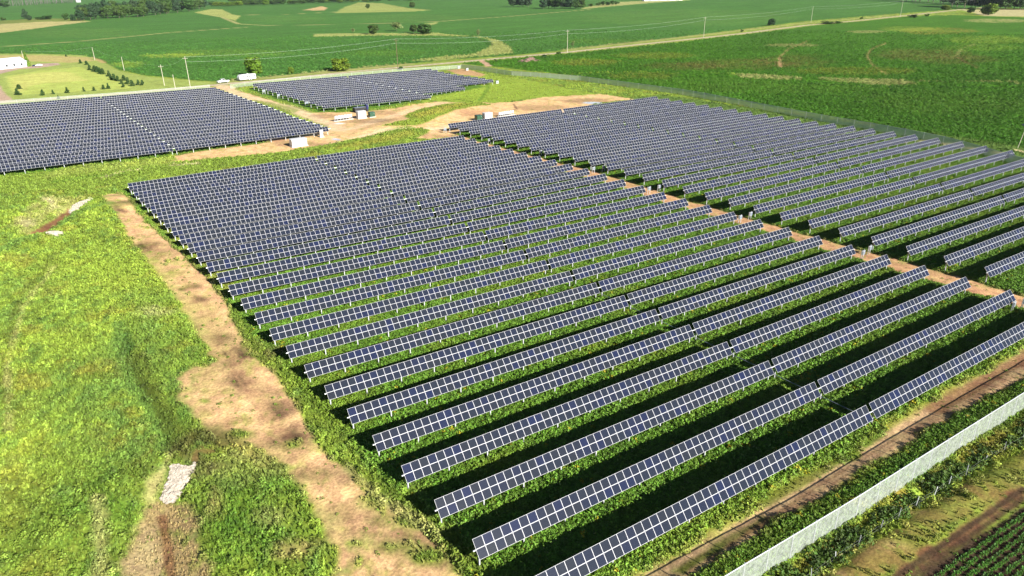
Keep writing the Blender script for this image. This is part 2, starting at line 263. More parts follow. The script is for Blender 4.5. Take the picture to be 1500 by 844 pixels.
def paint(x, y):
    n1 = fbm(x, y, 14, 5, 21); n2 = fbm(x, y, 3.2, 4, 31, stretch=(1.05, 2.0)); n4 = fbm(x, y, 1.1, 3, 33)
    t = np.clip((n1-.5)*3.2+.38, 0, 1)[:, None]
    col = np.array(C_['meadow'])*(1-t)+np.array(C_['lime'])*t
    t2 = np.clip((n2-.50)*5, 0, 1)[:, None]*.75; col = col*(1-t2)+np.array(C_['teal'])*t2
    nv = fbm(x, y, 2.2, 4, 35, stretch=(1.15, 2.6)); col = col*((.72+.56*n4)*(.45+1.1*nv))[:, None]; t3 = np.clip((fbm(x, y, 5, 5, 77)-.58)*7, 0, 1)[:, None]*.35; col = col*(1-t3)+np.array(C_['gold'])*t3
    veg = np.full(x.shape, .8); kind = np.zeros(x.shape)
    nf = fbm(x, y, 2.6, 4, 51)-.5; nL = fbm(x, y, 38, 3, 54)-.5; nk = fbm(x, y, 1.3, 3, 55, stretch=(.45, .35))-.5; nm = fbm(x, y, 11, 3, 52)-.5; ns = fbm(x, y, 2.0, 4, 53, stretch=(1.0, 3))-.5
    for typ, g, c, amp, soft, k, v, kd, split in PAINT:
        pl = g if typ == 'p' else g[0]; ex = amp*2+soft*2+(g[1] if typ == 'l' else 0)
        xs = [q[0] for q in pl]; ys = [q[1] for q in pl]
        m = np.nonzero((x > min(xs)-ex) & (x < max(xs)+ex) & (y > min(ys)-ex) & (y < max(ys)+ex))[0]
        if not len(m): continue
        xm, ym = x[m], y[m]
        sd = sd_poly(xm, ym, pl) if typ == 'p' else g[1]-seg_dist(xm, ym, pl)
        sd = sd+amp*(1.6*nf[m]+1.6*nm[m])+(amp*2.2*nL[m] if amp > 6 else 0)
        w = smooth(-soft, soft, sd)*k
        if split: w = w*np.clip(1-split+split*(.9+3.2*(nf[m]+ns[m]+nk[m])), 0, 1)
        col[m] = col[m]*(1-w[:, None])+np.array(c)*w[:, None]
        if v is not None: veg[m] = veg[m]*(1-w)+v*w
        if kd is not None: kind[m[w > .5]] = kd
    f = kind == 2
    if f.any():
        q = .80+.4*fbm(x[f], y[f], 60, 3, 61, stretch=(.2, 3)); col[f] *= q[:, None]
    return col, veg, kind
# ------------------------------------------------------------------ mesh helpers
def tag(o, label=None, cat=None, group=None, kind=None):
    if label: o['label'] = label
    if cat: o['category'] = cat
    if group: o['group'] = group
    if kind: o['kind'] = kind
    return o
def empty(name, loc, rz=0, label=None, cat=None, group=None):
    o = bpy.data.objects.new(name, None); COL.objects.link(o); o.location = loc; o.rotation_euler = (0, 0, rz)
    o.empty_display_size = .3
    return tag(o, label, cat, group)
class MB:
    def __init__(s): s.v = []; s.f = []; s.m = []
    def add(s, vs, fs, mi=0):
        b = len(s.v); s.v += [tuple(v) for v in vs]; s.f += [tuple(b+i for i in f) for f in fs]; s.m += [mi]*len(fs); return s
    def box(s, c, d, mi=0, M=None, taper=1.0):
        x, y, z = [q/2 for q in d]; vs = []
        for sz, t in ((-1, 1.0), (1, taper)):
            vs += [Vector((sx*x*t, sy*y*t, sz*z)) for sx, sy in ((-1,-1),(1,-1),(1,1),(-1,1))]
        if M is not None: vs = [M@v for v in vs]
        vs = [v+Vector(c) for v in vs]
        return s.add(vs, [(0,3,2,1),(4,5,6,7),(0,1,5,4),(1,2,6,5),(2,3,7,6),(3,0,4,7)], mi)
    def tube(s, a, b, r, r2=None, n=8, mi=0, cap=True):
        a, b = Vector(a), Vector(b); r2 = r if r2 is None else r2; d = (b-a).normalized()
        u = d.orthogonal().normalized(); w = d.cross(u); vs = []
        for p, q in ((a, r), (b, r2)):
            vs += [p+q*(math.cos(2*math.pi*i/n)*u+math.sin(2*math.pi*i/n)*w) for i in range(n)]
        fs = [(i, (i+1) % n, n+(i+1) % n, n+i) for i in range(n)]
        if cap: fs += [tuple(range(n-1, -1, -1)), tuple(range(n, 2*n))]
        return s.add(vs, fs, mi)
    def prism(s, prof, x0, x1, mi=0, M=None):          # profile in (y, z), extruded along x
        n = len(prof); vs = [Vector((x0, a, b)) for a, b in prof]+[Vector((x1, a, b)) for a, b in prof]
        if M is not None: vs = [M@v for v in vs]
        return s.add(vs, [(i, (i+1) % n, n+(i+1) % n, n+i) for i in range(n)]+[tuple(range(n-1, -1, -1)), tuple(range(n, 2*n))], mi)
    def mesh(s, name, mats, bevel=0):
        me = bpy.data.meshes.new(name); me.from_pydata(s.v, [], s.f)
        for m in (mats if isinstance(mats, (list, tuple)) else [mats]): me.materials.append(m)
        me.polygons.foreach_set('material_index', s.m); me.update(); return me
    def build(s, name, mats, parent=None, loc=None, rz=0, bevel=0):
        o = bpy.data.objects.new(name, s.mesh(name, mats)); COL.objects.link(o)
        if parent: o.parent = parent
        if loc is not None: o.location = loc
        o.rotation_euler = (0, 0, rz)
        if bevel:
            b = o.modifiers.new('edge', 'BEVEL'); b.width = bevel; b.segments = 2; b.limit_method = 'ANGLE'
        return o
def child(name, me, parent, loc=(0,0,0), rot=(0,0,0), sc=None):
    o = bpy.data.objects.new(name, me); COL.objects.link(o); o.parent = parent; o.location = loc; o.rotation_euler = rot
    if sc: o.scale = sc
    return o
# ------------------------------------------------------------------ materials
def mat(name):
    m = bpy.data.materials.new(name); m.use_nodes = True; nt = m.node_tree
    return m, nt, nt.nodes['Principled BSDF']
def N(nt, t, **kw):
    n = nt.nodes.new(t)
    for k, v in kw.items():
        if k.startswith('i_'): n.inputs[k[2:].replace('_', ' ')].default_value = v
        else: setattr(n, k, v)
    return n
def L(nt, a, b): nt.links.new(a, b)
def mathn(nt, op, a, b=None, clamp=False):
    n = nt.nodes.new('ShaderNodeMath'); n.operation = op; n.use_clamp = clamp
    for i, q in enumerate((a, b)):
        if q is None: continue
        if isinstance(q, (int, float)): n.inputs[i].default_value = q
        else: L(nt, q, n.inputs[i])
    return n.outputs[0]
def mixc(nt, fac, a, b, blend='MIX'):
    n = nt.nodes.new('ShaderNodeMix'); n.data_type = 'RGBA'; n.blend_type = blend
    for i, q in ((0, fac), (6, a), (7, b)):
        if isinstance(q, (int, float)): n.inputs[i].default_value = q
        elif isinstance(q, tuple): n.inputs[i].default_value = (*q, 1)
        else: L(nt, q, n.inputs[i])
    return n.outputs[2]
def simple(name, col, rough=.6, metal=0, var=.12, scale=3.0, bump=0.0, spec=.5):
    m, nt, p = mat(name)
    tc = N(nt, 'ShaderNodeTexCoord'); no = N(nt, 'ShaderNodeTexNoise', i_Scale=scale, i_Detail=4.0)
    L(nt, tc.outputs['Object'], no.inputs['Vector'])
    r = N(nt, 'ShaderNodeMapRange'); r.inputs[1].default_value = .3; r.inputs[2].default_value = .7; r.inputs[3].default_value = 1-var; r.inputs[4].default_value = 1+var*.5
    L(nt, no.outputs['Fac'], r.inputs[0])
    c = mixc(nt, 1.0, tuple(col), r.outputs[0], 'MULTIPLY'); L(nt, c, p.inputs['Base Color'])
    p.inputs['Roughness'].default_value = rough; p.inputs['Metallic'].default_value = metal; p.inputs['Specular IOR Level'].default_value = spec
    if bump:
        b = N(nt, 'ShaderNodeBump', i_Strength=bump, i_Distance=.05); L(nt, no.outputs['Fac'], b.inputs['Height']); L(nt, b.outputs[0], p.inputs['Normal'])
    return m
M_white = simple('white_enamel', (.60,.60,.59), .45, var=.06)
M_galv = simple('galvanised_steel', (.60,.62,.63), .45, metal=.35, var=.15)
M_light = simple('light_grey_enamel', (.42,.44,.45), .5)
M_grey = simple('grey_paint', (.17,.21,.25), .5)
M_dgreen = simple('green_enamel', (.02,.075,.04), .4)
M_black = simple('black_rubber', (.015,.015,.017), .7)
M_glass = simple('dark_glass', (.02,.025,.035), .08, var=0)
M_wood = simple('weathered_wood', (.50,.45,.36), .85, var=.2, scale=6)
M_wooddark = simple('brown_wood', (.17,.11,.07), .85, var=.2, scale=6)
M_bark = simple('bark', (.13,.10,.075), .9, var=.3, scale=5)
M_barkpine = simple('pine_bark', (.15,.12,.12), .9, var=.3, scale=.5)
M_roof = simple('pale_metal_roof', (.55,.62,.68), .4, var=.06)
M_concrete = simple('concrete', (.55,.53,.49), .85, var=.15)
M_earth = simple('heaped_earth', (.18,.11,.085), .95, var=.5, scale=1.0, bump=1)
M_stone = simple('pale_limestone', (.44,.385,.31), .85, var=.45, scale=2.5)
M_blue = simple('dark_blue_car_paint', (.02,.025,.10), .25, var=0)
M_red = simple('red_lens', (.45,.03,.02), .3, var=0)
M_backsheet = simple('white_backsheet', (.55,.56,.58), .6, var=.05)
def panel_material():
    m, nt, p = mat('solar_module'); uv = N(nt, 'ShaderNodeUVMap'); sp = N(nt, 'ShaderNodeSeparateXYZ'); L(nt, uv.outputs[0], sp.inputs[0])
    u, v = sp.outputs[0], sp.outputs[1]
    fu, fv = mathn(nt, 'FRACT', u), mathn(nt, 'FRACT', v)
    def edge(f, w):
        d = mathn(nt, 'MINIMUM', f, mathn(nt, 'SUBTRACT', 1.0, f)); return mathn(nt, 'LESS_THAN', d, w)
    fr = mathn(nt, 'MAXIMUM', edge(fu, .025), edge(fv, .026))
    bus = edge(mathn(nt, 'FRACT', mathn(nt, 'MULTIPLY', u, 9.0)), .13)
    cell = edge(mathn(nt, 'FRACT', mathn(nt, 'MULTIPLY', v, 6.0)), .035)
    line_ = mathn(nt, 'MAXIMUM', mathn(nt, 'MULTIPLY', bus, .2), mathn(nt, 'MULTIPLY', cell, .15))
    oi = N(nt, 'ShaderNodeObjectInfo'); cx = N(nt, 'ShaderNodeCombineXYZ')
    L(nt, mathn(nt, 'ADD', mathn(nt, 'FLOOR', u), mathn(nt, 'MULTIPLY', oi.outputs['Random'], 977.0)), cx.inputs[0]); L(nt, mathn(nt, 'FLOOR', v), cx.inputs[1])
    wn = N(nt, 'ShaderNodeTexWhiteNoise'); L(nt, cx.outputs[0], wn.inputs['Vector'])
    ramp = N(nt, 'ShaderNodeValToRGB'); cr = ramp.color_ramp
    cr.elements[0].position = 0; cr.elements[0].color = (.011,.014,.020,1); cr.elements[1].position = 1; cr.elements[1].color = (.006,.011,.040,1)
    e = cr.elements.new(.3); e.color = (.009,.013,.022,1); e = cr.elements.new(.8); e.color = (.008,.012,.027,1)
    L(nt, wn.outputs['Value'], ramp.inputs[0])
    gp = N(nt, 'ShaderNodeNewGeometry'); no = N(nt, 'ShaderNodeTexNoise', i_Scale=.9, i_Detail=3.0); L(nt, gp.outputs['Position'], no.inputs['Vector'])
    dust = mathn(nt, 'MULTIPLY', no.outputs['Fac'], .012)
    c1 = mixc(nt, dust, ramp.outputs[0], (.35,.32,.30))
    c2 = mixc(nt, line_, c1, (.10,.115,.15)); c3 = mixc(nt, fr, c2, (.49,.49,.51))
    L(nt, c3, p.inputs['Base Color'])
    L(nt, mathn(nt, 'MULTIPLY', mathn(nt, 'SUBTRACT', 1.0, fr), .0), p.inputs['Metallic'])
    L(nt, mathn(nt, 'ADD', .16, mathn(nt, 'MULTIPLY', fr, .3)), p.inputs['Roughness'])
    p.inputs['IOR'].default_value = 1.33
    return m
M_panel = panel_material()
def ground_material():
    m, nt, p = mat('ground_cover'); at_ = N(nt, 'ShaderNodeAttribute', attribute_name='Col')
    tc = N(nt, 'ShaderNodeNewGeometry')
    def noise(sc, det=3.0, vec=None, rough=.6):
        n = N(nt, 'ShaderNodeTexNoise', i_Scale=sc, i_Detail=det, i_Roughness=rough); L(nt, vec or tc.outputs['Position'], n.inputs['Vector']); return n.outputs['Fac']
    def rng(f, a, b, lo=.3, hi=.7):
        r = N(nt, 'ShaderNodeMapRange'); r.inputs[1].default_value = lo; r.inputs[2].default_value = hi; r.inputs[3].default_value = a; r.inputs[4].default_value = b; L(nt, f, r.inputs[0]); return r.outputs[0]
    nA, nB, nC = noise(3.5, 5), noise(.55, 4), noise(.12, 3)
    mul = mathn(nt, 'MULTIPLY', mathn(nt, 'MULTIPLY', rng(nA, .62, 1.36), rng(nB, .80, 1.2)), rng(nC, .88, 1.12))
    crop = N(nt, 'ShaderNodeAttribute', attribute_name='crop')
    mp = N(nt, 'ShaderNodeMapping'); mp.inputs['Rotation'].default_value = (0, 0, .45); mp.inputs['Scale'].default_value = (.28, 1.3, 1); L(nt, tc.outputs['Position'], mp.inputs[0])
    nR = noise(1.0, 5, mp.outputs[0], .7)
    cm = mathn(nt, 'ADD', 1.0, mathn(nt, 'MULTIPLY', crop.outputs['Fac'], mathn(nt, 'SUBTRACT', rng(nR, .5, 1.5), 1.0)))
    c = mixc(nt, 1.0, at_.outputs['Color'], mathn(nt, 'MULTIPLY', mul, cm), 'MULTIPLY')
    hs = N(nt, 'ShaderNodeHueSaturation'); L(nt, c, hs.inputs['Color']); L(nt, rng(nB, .485, .512), hs.inputs['Hue'])
    L(nt, hs.outputs[0], p.inputs['Base Color']); p.inputs['Roughness'].default_value = .95; p.inputs['Specular IOR Level'].default_value = .12
    h = mathn(nt, 'ADD', mathn(nt, 'MULTIPLY', nA, .35), mathn(nt, 'MULTIPLY', nR, mathn(nt, 'MULTIPLY', crop.outputs['Fac'], .9)))
    b = N(nt, 'ShaderNodeBump', i_Strength=.55, i_Distance=.35); L(nt, h, b.inputs['Height']); L(nt, b.outputs[0], p.inputs['Normal'])
    return m
M_ground = ground_material()
def leaf_material(name, attr=None, base=(.06,.13,.02), var=.35, trans=.06):
    m, nt, p = mat(name); oi = N(nt, 'ShaderNodeObjectInfo')
    if attr:
        a = N(nt, 'ShaderNodeAttribute', attribute_name=attr); a.attribute_type = 'INSTANCER'; src = a.outputs['Color']
    else: src = None
    g = N(nt, 'ShaderNodeNewGeometry')
    rnd = g.outputs['Random Per Island']
    k = mathn(nt, 'ADD', 1-var, mathn(nt, 'MULTIPLY', rnd, 2*var))
    c = mixc(nt, 1.0, src if src else tuple(base), k, 'MULTIPLY')
    hs = N(nt, 'ShaderNodeHueSaturation'); L(nt, c, hs.inputs['Color']); L(nt, mathn(nt, 'ADD', .485, mathn(nt, 'MULTIPLY', rnd if attr else oi.outputs['Random'], .03)), hs.inputs['Hue'])
    L(nt, hs.outputs[0], p.inputs['Base Color']); p.inputs['Roughness'].default_value = .6; p.inputs['Specular IOR Level'].default_value = .25
    tr = N(nt, 'ShaderNodeBsdfTranslucent'); L(nt, hs.outputs[0], tr.inputs['Color']); ms = N(nt, 'ShaderNodeMixShader', i_Fac=trans)
    L(nt, p.outputs[0], ms.inputs[1]); L(nt, tr.outputs[0], ms.inputs[2]); L(nt, ms.outputs[0], nt.nodes['Material Output'].inputs['Surface'])
    return m
M_tuft = leaf_material('tuft_leaves', 'tint')
M_crop = leaf_material('crop_leaves', None, (.045,.13,.016), .4)
M_leafA = leaf_material('broadleaf_foliage', None, (.040,.085,.013), .5)
M_leafB = leaf_material('yellow_green_foliage', None, (.095,.165,.012), .55)  # leaf colour of the brighter yellow-green trees and bushes
M_leafC = leaf_material('blue_green_foliage', None, (.026,.060,.020), .5)
M_ever = leaf_material('evergreen_foliage', None, (.032,.070,.016), .45)
M_pale = leaf_material('pale_olive_foliage', None, (.15,.19,.06), .4)
def mesh_material(lo, hi):
    m, nt, p = mat('chain_link_wire'); g = N(nt, 'ShaderNodeNewGeometry')
    p.inputs['Base Color'].default_value = (.50,.56,.49,1); p.inputs['Roughness'].default_value = .5
    no = N(nt, 'ShaderNodeTexNoise', i_Scale=2.6, i_Detail=8.0, i_Roughness=.8); L(nt, g.outputs['Position'], no.inputs['Vector'])
    r = N(nt, 'ShaderNodeMapRange'); r.inputs[1].default_value = .3; r.inputs[2].default_value = .7; r.inputs[3].default_value = lo; r.inputs[4].default_value = hi; L(nt, no.outputs['Fac'], r.inputs[0])
    t = N(nt, 'ShaderNodeBsdfTransparent'); ms = N(nt, 'ShaderNodeMixShader'); L(nt, r.outputs[0], ms.inputs[0]); L(nt, t.outputs[0], ms.inputs[1]); L(nt, p.outputs[0], ms.inputs[2])
    L(nt, ms.outputs[0], nt.nodes['Material Output'].inputs['Surface']); return m
M_mesh = mesh_material(.12, .62); M_meshfar = mesh_material(.16, .30); M_meshE = mesh_material(.48, .72)
#MARK_TERRAIN
# ------------------------------------------------------------------ terrain sheet
def terrain():
    az = np.concatenate([np.arange(-180, -50, 4.0), np.arange(-50, 50, .08), np.arange(50, 180, 4.0)])
    dep = np.concatenate([np.array([88., 80, 72, 64, 58]), np.arange(54, 14, -.1), np.arange(14, 7, -.06), np.arange(7, 1.2, -.03), np.arange(1.2, .34, -.05), [.25, .12]])
    A = np.radians(az)+YAW; D = np.radians(dep); H = CAM[2]-G0
    r = H/np.tan(D); X = CAM[0]+np.outer(r, np.sin(A)); Y = CAM[1]+np.outer(r, np.cos(A))
    nr, na = X.shape; x, y = X.ravel(), Y.ravel(); z = Z(x, y)
    z = z+.09*(fbm(x, y, 1.3, 3, 91)-.5)*smooth(300, 60, np.hypot(x-CAM[0], y-CAM[1]))
    co = np.stack([x, y, z], 1)
    i = np.arange(nr-1)[:, None]*na; j = np.arange(na)[None, :]; j2 = (j+1) % na
    fs = np.stack([i+j, i+j2, i+na+j2, i+na+j], -1).reshape(-1, 4)[:, ::-1]
    me = bpy.data.meshes.new('ground'); me.vertices.add(len(co)); me.vertices.foreach_set('co', co.astype(np.float32).ravel())
    me.loops.add(fs.size); me.polygons.add(len(fs)); me.polygons.foreach_set('loop_start', np.arange(0, fs.size, 4)); me.loops.foreach_set('vertex_index', fs.ravel().astype(np.int32))
    me.update(calc_edges=True); me.validate()
    col, veg, kind = paint(x, y)
    a = me.attributes.new('Col', 'FLOAT_COLOR', 'POINT'); a.data.foreach_set('color', np.concatenate([col, np.ones((len(x), 1))], 1).astype(np.float32).ravel())
    c = me.attributes.new('crop', 'FLOAT', 'POINT'); c.data.foreach_set('value', (kind == 2).astype(np.float32))
    me.polygons.foreach_set('use_smooth', np.ones(len(fs), bool)); me.materials.append(M_ground)
    o = bpy.data.objects.new('ground', me); COL.objects.link(o); tag(o, kind='structure'); return o
terrain()
# ------------------------------------------------------------------ solar trackers
CT, ST = math.cos(TILT), math.sin(TILT)
def slab_mesh(name, n, pitch, rows, off0):
    """n modules long, `rows` deep along the slope; origin at the axis, slope direction baked in; uv counts modules"""
    def P(x, v, w): return (x, v*CT-w*ST, v*ST+w*CT)       # v up the slope, w out of the face
    hv = .99*rows/2; t = .02
    vs = [P(x, off0+sv*hv, w) for w in (.06, .02) for x, sv in ((0,-1), (n*pitch,-1), (n*pitch,1), (0,1))]
    fs = [(0,1,2,3), (7,6,5,4), (0,4,5,1), (1,5,6,2), (2,6,7,3), (3,7,4,0)]
    me = bpy.data.meshes.new(name); me.from_pydata(vs, [], fs); me.materials.append(M_panel); me.materials.append(M_backsheet); me.materials.append(M_galv)
    uvl = me.uv_layers.new(name='UVMap'); uv = [(0, 0), (n, 0), (n, rows), (0, rows)]
    for li in range(4): uvl.data[li].uv = uv[li]
    for pi in range(6): me.polygons[pi].material_index = (0, 1, 2, 2, 2, 2)[pi]
    me.update(); return me
def single_mesh(name, pitch):
    def P(x, v, w): return (x, v*CT-w*ST, v*ST+w*CT)
    hx, hv = pitch/2-.006, .486
    vs = [P(sx*hx, sv*hv, w) for w in (.06, .02) for sx, sv in ((-1,-1), (1,-1), (1,1), (-1,1))]
    fs = [(0,1,2,3), (7,6,5,4), (0,4,5,1), (1,5,6,2), (2,6,7,3), (3,7,4,0)]
    me = bpy.data.meshes.new(name); me.from_pydata(vs, [], fs); me.materials.append(M_panel); me.materials.append(M_backsheet); me.materials.append(M_galv)
    uvl = me.uv_layers.new(name='UVMap'); uv = [(0, 0), (1, 0), (1, 1), (0, 1)]
    for li in range(4): uvl.data[li].uv = uv[li]
    for pi in range(6): me.polygons[pi].material_index = (0, 1, 2, 2, 2, 2)[pi]
    me.update(); return me
NMOD = 50
_mesh_cache = {}
def cached(key, fn):
    if key not in _mesh_cache: _mesh_cache[key] = fn()
    return _mesh_cache[key]
def tube_mesh(l0, l1):
    return MB().tube((l0, .0, -.05), (l1, .0, -.05), .075, n=8).mesh('torque_tube', M_galv)
def post_mesh():
    b = MB(); b.box((0, -.07, -1.3), (.14, .012, 2.3)); b.box((0, .07, -1.3), (.14, .012, 2.3)); b.box((0, 0, -1.3), (.012, .13, 2.3)); b.box((0, 0, -.14), (.2, .24, .08))
    return b.mesh('support_post', M_galv)
def rail_mesh():
    def P(x, v, w): return (x, v*CT-w*ST, v*ST+w*CT)
    b = MB(); vs = [P(x, v, w) for x in (-.03, .03) for v in (-.9, .9) for w in (-.04, .019)]
    b.add(vs, [(0,1,3,2), (4,6,7,5), (0,4,5,1), (2,3,7,6), (0,2,6,4), (1,5,7,3)]); return b.mesh('mounting_rail', M_galv)
ORD = ['frontmost','second','third','fourth','fifth','sixth','seventh','eighth','ninth','tenth','eleventh','twelfth','thirteenth','fourteenth','fifteenth','sixteenth','seventeenth','eighteenth','nineteenth','twentieth','twenty-first','twenty-second','twenty-third','twenty-fourth','twenty-fifth','twenty-sixth','twenty-seventh','twenty-eighth','twenty-ninth','thirtieth']
def zaxis(x, y): return float(dzf(x, y))+1.5
def tracker(pa, pb, n, detail, label, group, stub=(.28, .28)):
    """pa, pb: axis end points (x, y). One tracker table: modules, torque tube, posts"""
    a = Vector((*pa, zaxis(*pa))); b = Vector((*pb, zaxis(*pb))); d = b-a; Ln = d.length; pitch = Ln/n
    root = empty('solar_tracker', (a.x, a.y, a.z-2.2), 0, label, 'solar panels', group)
    q = d.to_track_quat('X', 'Z'); root.rotation_mode = 'QUATERNION'; root.rotation_quaternion = q
    dt = random.uniform(-.012, .012); H = 2.2
    if detail:
        me = cached(('s', round(pitch, 3)), lambda: single_mesh('solar_module', pitch))
        for c in range(n):
            for v in (-.495, .495):
                child('solar_module', me, root, ((c+.5)*pitch, v*CT, H+v*ST), (dt, 0, 0))
    else:
        me = cached(('a', n, round(pitch, 2)), lambda: slab_mesh('module_array', n, pitch, 2, 0))
        child('module_array', me, root, (0, 0, H), (dt, 0, 0))
    child('torque_tube', cached(('t', round(Ln), stub), lambda: tube_mesh(-stub[0], Ln+stub[1])), root, (0, 0, H))
    np_ = 11
    for k in range(np_):
        x = .35+(Ln-.7)*k/(np_-1)
        child('support_post', cached('p', post_mesh), root, (x, 0, H))
    if detail:
        for k in range(0, n+1, 5): child('mounting_rail', cached('r', rail_mesh), root, (min(max(k*pitch, .1), Ln-.1), 0, H), (dt, 0, 0))
    return root
BN = {'A': 'big middle array', 'B': 'right array', 'C': 'far left array', 'D': 'small far array'}
GN = {'A': 'solar tracker rows of the middle array', 'B': 'solar tracker rows of the right array', 'C': 'solar tracker rows of the far left array', 'D': 'solar tracker rows of the small far array'}
GAPS = []
for i in range(26):
    f = i/25; yl, yr = S*(i-.06), S*(i-.03+.07*f); ym = (yl+yr)/2
    xl, xr = -.2+K*yl, 102.6+K*yr; lab = f"{ORD[i]} row from the front of the {BN['A']}, " if i else f"frontmost long row of the {BN['A']}, "
    xm = (xl+xr)/2; g = .34
    tracker((xl, yl), (xm-g, ym), NMOD, i < 9, lab+'left of its gap', GN['A'], (.28, .5)); tracker((xm+g, ym), (xr, yr), NMOD, i < 9, lab+'right of its gap', GN['A'], (.5, .28))
    GAPS.append((xm, ym))
GB = []
for i in range(0, 29):
    yl = S*(i+.02+.0075*(i-2)); yr = S*(i+.09+.0185*(i-8)); ym = (yl+yr)/2
    xl, xr = 109.7+K*yl, 215+K*yr; xm = (xl+xr)/2; g = .45
    lab = f"{ORD[i-2]} row from the near corner of the {BN['B']}, " if i > 1 else None
    if i <= 1:
        continue
    tracker((xl, yl), (xm-g, ym), NMOD, 2 <= i < 8, lab+'near half', GN['B'], (.28, .5))
    if i > 3: tracker((xm+g, ym), (xr, yr), NMOD, False, lab+'far half', GN['B'], (.5, .28))
    GB.append((xm, ym))
for j in range(21):
    y = S*(31.15+1.02*j); x1 = 72.6+K*y; x0 = x1-103.8; xm = (x0+x1)/2
    lab = f"{ORD[j]} row from the front of the {BN['C']}, "
    tracker((x0, y+.2), (xm-.32, y+.1), NMOD, False, lab+'left half', GN['C'], (.28, .5)); tracker((xm+.32, y+.1), (x1, y), NMOD, False, lab+'right half', GN['C'], (.5, .28))
for j in range(14):
    yr = S*(38.25+1.015*j); yl = S*(38.6+1.02*j); xl = 91.5+K*yl; full = j >= 4
    xr = 194.4+K*yr; xm = (xl+xr)/2; ym = (yl+yr)/2
    lab = f"{ORD[j]} row from the front of the {BN['D']}, "
    tracker((xl, yl), (xm-.45, ym), NMOD, False, lab+'left half', GN['D'], (.28, .5))
    if full: tracker((xm+.45, ym), (xr, yr), NMOD, False, lab+'right half', GN['D'], (.5, .28))
    elif j >= 2:
        tracker((xm+.45, ym), (xm+26, ym+(yr-ym)*.5), NMOD//2, False, lab+'short right part', GN['D'], (.5, .28))
def shaft(p, q, nm, grp):
    a = Vector((*p, zaxis(*p)-1.0)); b = Vector((*q, zaxis(*q)-1.0))
    o = MB().tube((0, 0, 0), b-a, .035, n=6).build('drive_shaft', M_grey, loc=a); tag(o, nm, 'drive shaft', grp)
for i in range(0, 7): shaft(GAPS[i], GAPS[i+1], f"thin steel drive shaft linking the gaps of the {ORD[i]} and {ORD[i+1]} rows, middle array", 'drive shafts between tracker rows')
#MARK_FENCE
# ------------------------------------------------------------------ fences
def chain_fence(pts, step, label, name='chain_link_fence', h=2.5, wm=None):
    """pts: world (x, y) corners"""
    P0 = Vector((pts[0][0], pts[0][1], float(Z(*pts[0])))); root = empty(name, P0, 0, label, 'fence', 'chain link fences round the solar farm')
    samp = []
    for (ax, ay), (bx, by) in zip(pts[:-1], pts[1:]):
        n = max(1, int(math.hypot(bx-ax, by-ay)/step))
        samp += [(ax+(bx-ax)*i/n, ay+(by-ay)*i/n) for i in range(n)]
    samp.append(pts[-1]); Pz = [Vector((x, y, float(Z(x, y))))-P0 for x, y in samp]
    b = MB(); n = len(Pz); vs = [p+Vector((0, 0, .04)) for p in Pz]+[p+Vector((0, 0, h-.03)) for p in Pz]
    b.add(vs, [(i, i+1, n+i+1, n+i) for i in range(n-1)]); b.build('wire_mesh', wm or M_mesh, root)
    r = MB()
    for i in range(n-1): r.tube(Pz[i]+Vector((0,0,h)), Pz[i+1]+Vector((0,0,h)), .05, n=6, cap=False)
    r.build('top_rail', M_galv, root)
    pm = MB().tube((0,0,-.2), (0,0,h+.06), .055, n=8).box((0,0,h+.08), (.14,.14,.05)).mesh('fence_post', M_galv)
    for p in Pz: child('fence_post', pm, root, p)
    return root
NF = wl([(1010,914),(1120,844),(1310,722),(1500,600),(1700,470)])
chain_fence(NF, 3.2, 'pale chain link fence running past the lower right corner of the frontmost panels', h=3.1)
EF = wl([(1620,276),(1500,246),(1380,214),(1250,187),(1100,158),(1000,139),(850,118.5),(750,110.5),(676,100.5)])
chain_fence(EF, 6.5, 'long chain link fence between the right array and the deep green crop field', wm=M_meshE)
chain_fence(wl([(676,100.5),(640,103),(590,106),(500,113.5),(440,118.5),(380,124.5),(338,130)]), 6.0, 'chain link fence behind the small far array, beside the gravel road', h=2.1, wm=M_meshfar)
chain_fence(wl([(308,130.5),(200,140),(100,147.5),(0,155),(-60,160)]), 6.5, 'chain link fence along the back of the far left array', h=2.1, wm=M_meshfar)
# old wire fence with stakes in the overgrown ditch
def stake_fence():
    pts = wl([(1150,866),(1290,772),(1415,690),(1500,640),(1580,592)]); P0 = Vector((*pts[0], float(Z(*pts[0])))); root = empty('wire_fence', P0, 0, 'old wire fence on thin grey stakes along the overgrown ditch', 'fence')
    sm = MB().box((0,0,.6), (.09,.05,1.5)).box((0,.03,.95), (.05,.02,.5)).mesh('stake', M_galv)
    prev = None; w = MB()
    for (ax, ay), (bx, by) in zip(pts[:-1], pts[1:]):
        n = max(1, int(math.hypot(bx-ax, by-ay)/3.1))
        for i in range(n):
            x, y = ax+(bx-ax)*i/n+random.uniform(-.1,.1), ay+(by-ay)*i/n+random.uniform(-.1,.1); p = Vector((x, y, float(Z(x, y))))-P0
            child('stake', sm, root, p, (random.uniform(-.08,.08), random.uniform(-.08,.08), random.uniform(0, 3)), (1, 1, random.uniform(.8, 1.15)))
            if prev is not None:
                for h in (.5, .9): w.tube(prev+Vector((0,0,h)), p+Vector((0,0,h)), .003, n=4, cap=False)
            prev = p
    w.build('wire', M_galv, root)
stake_fence()
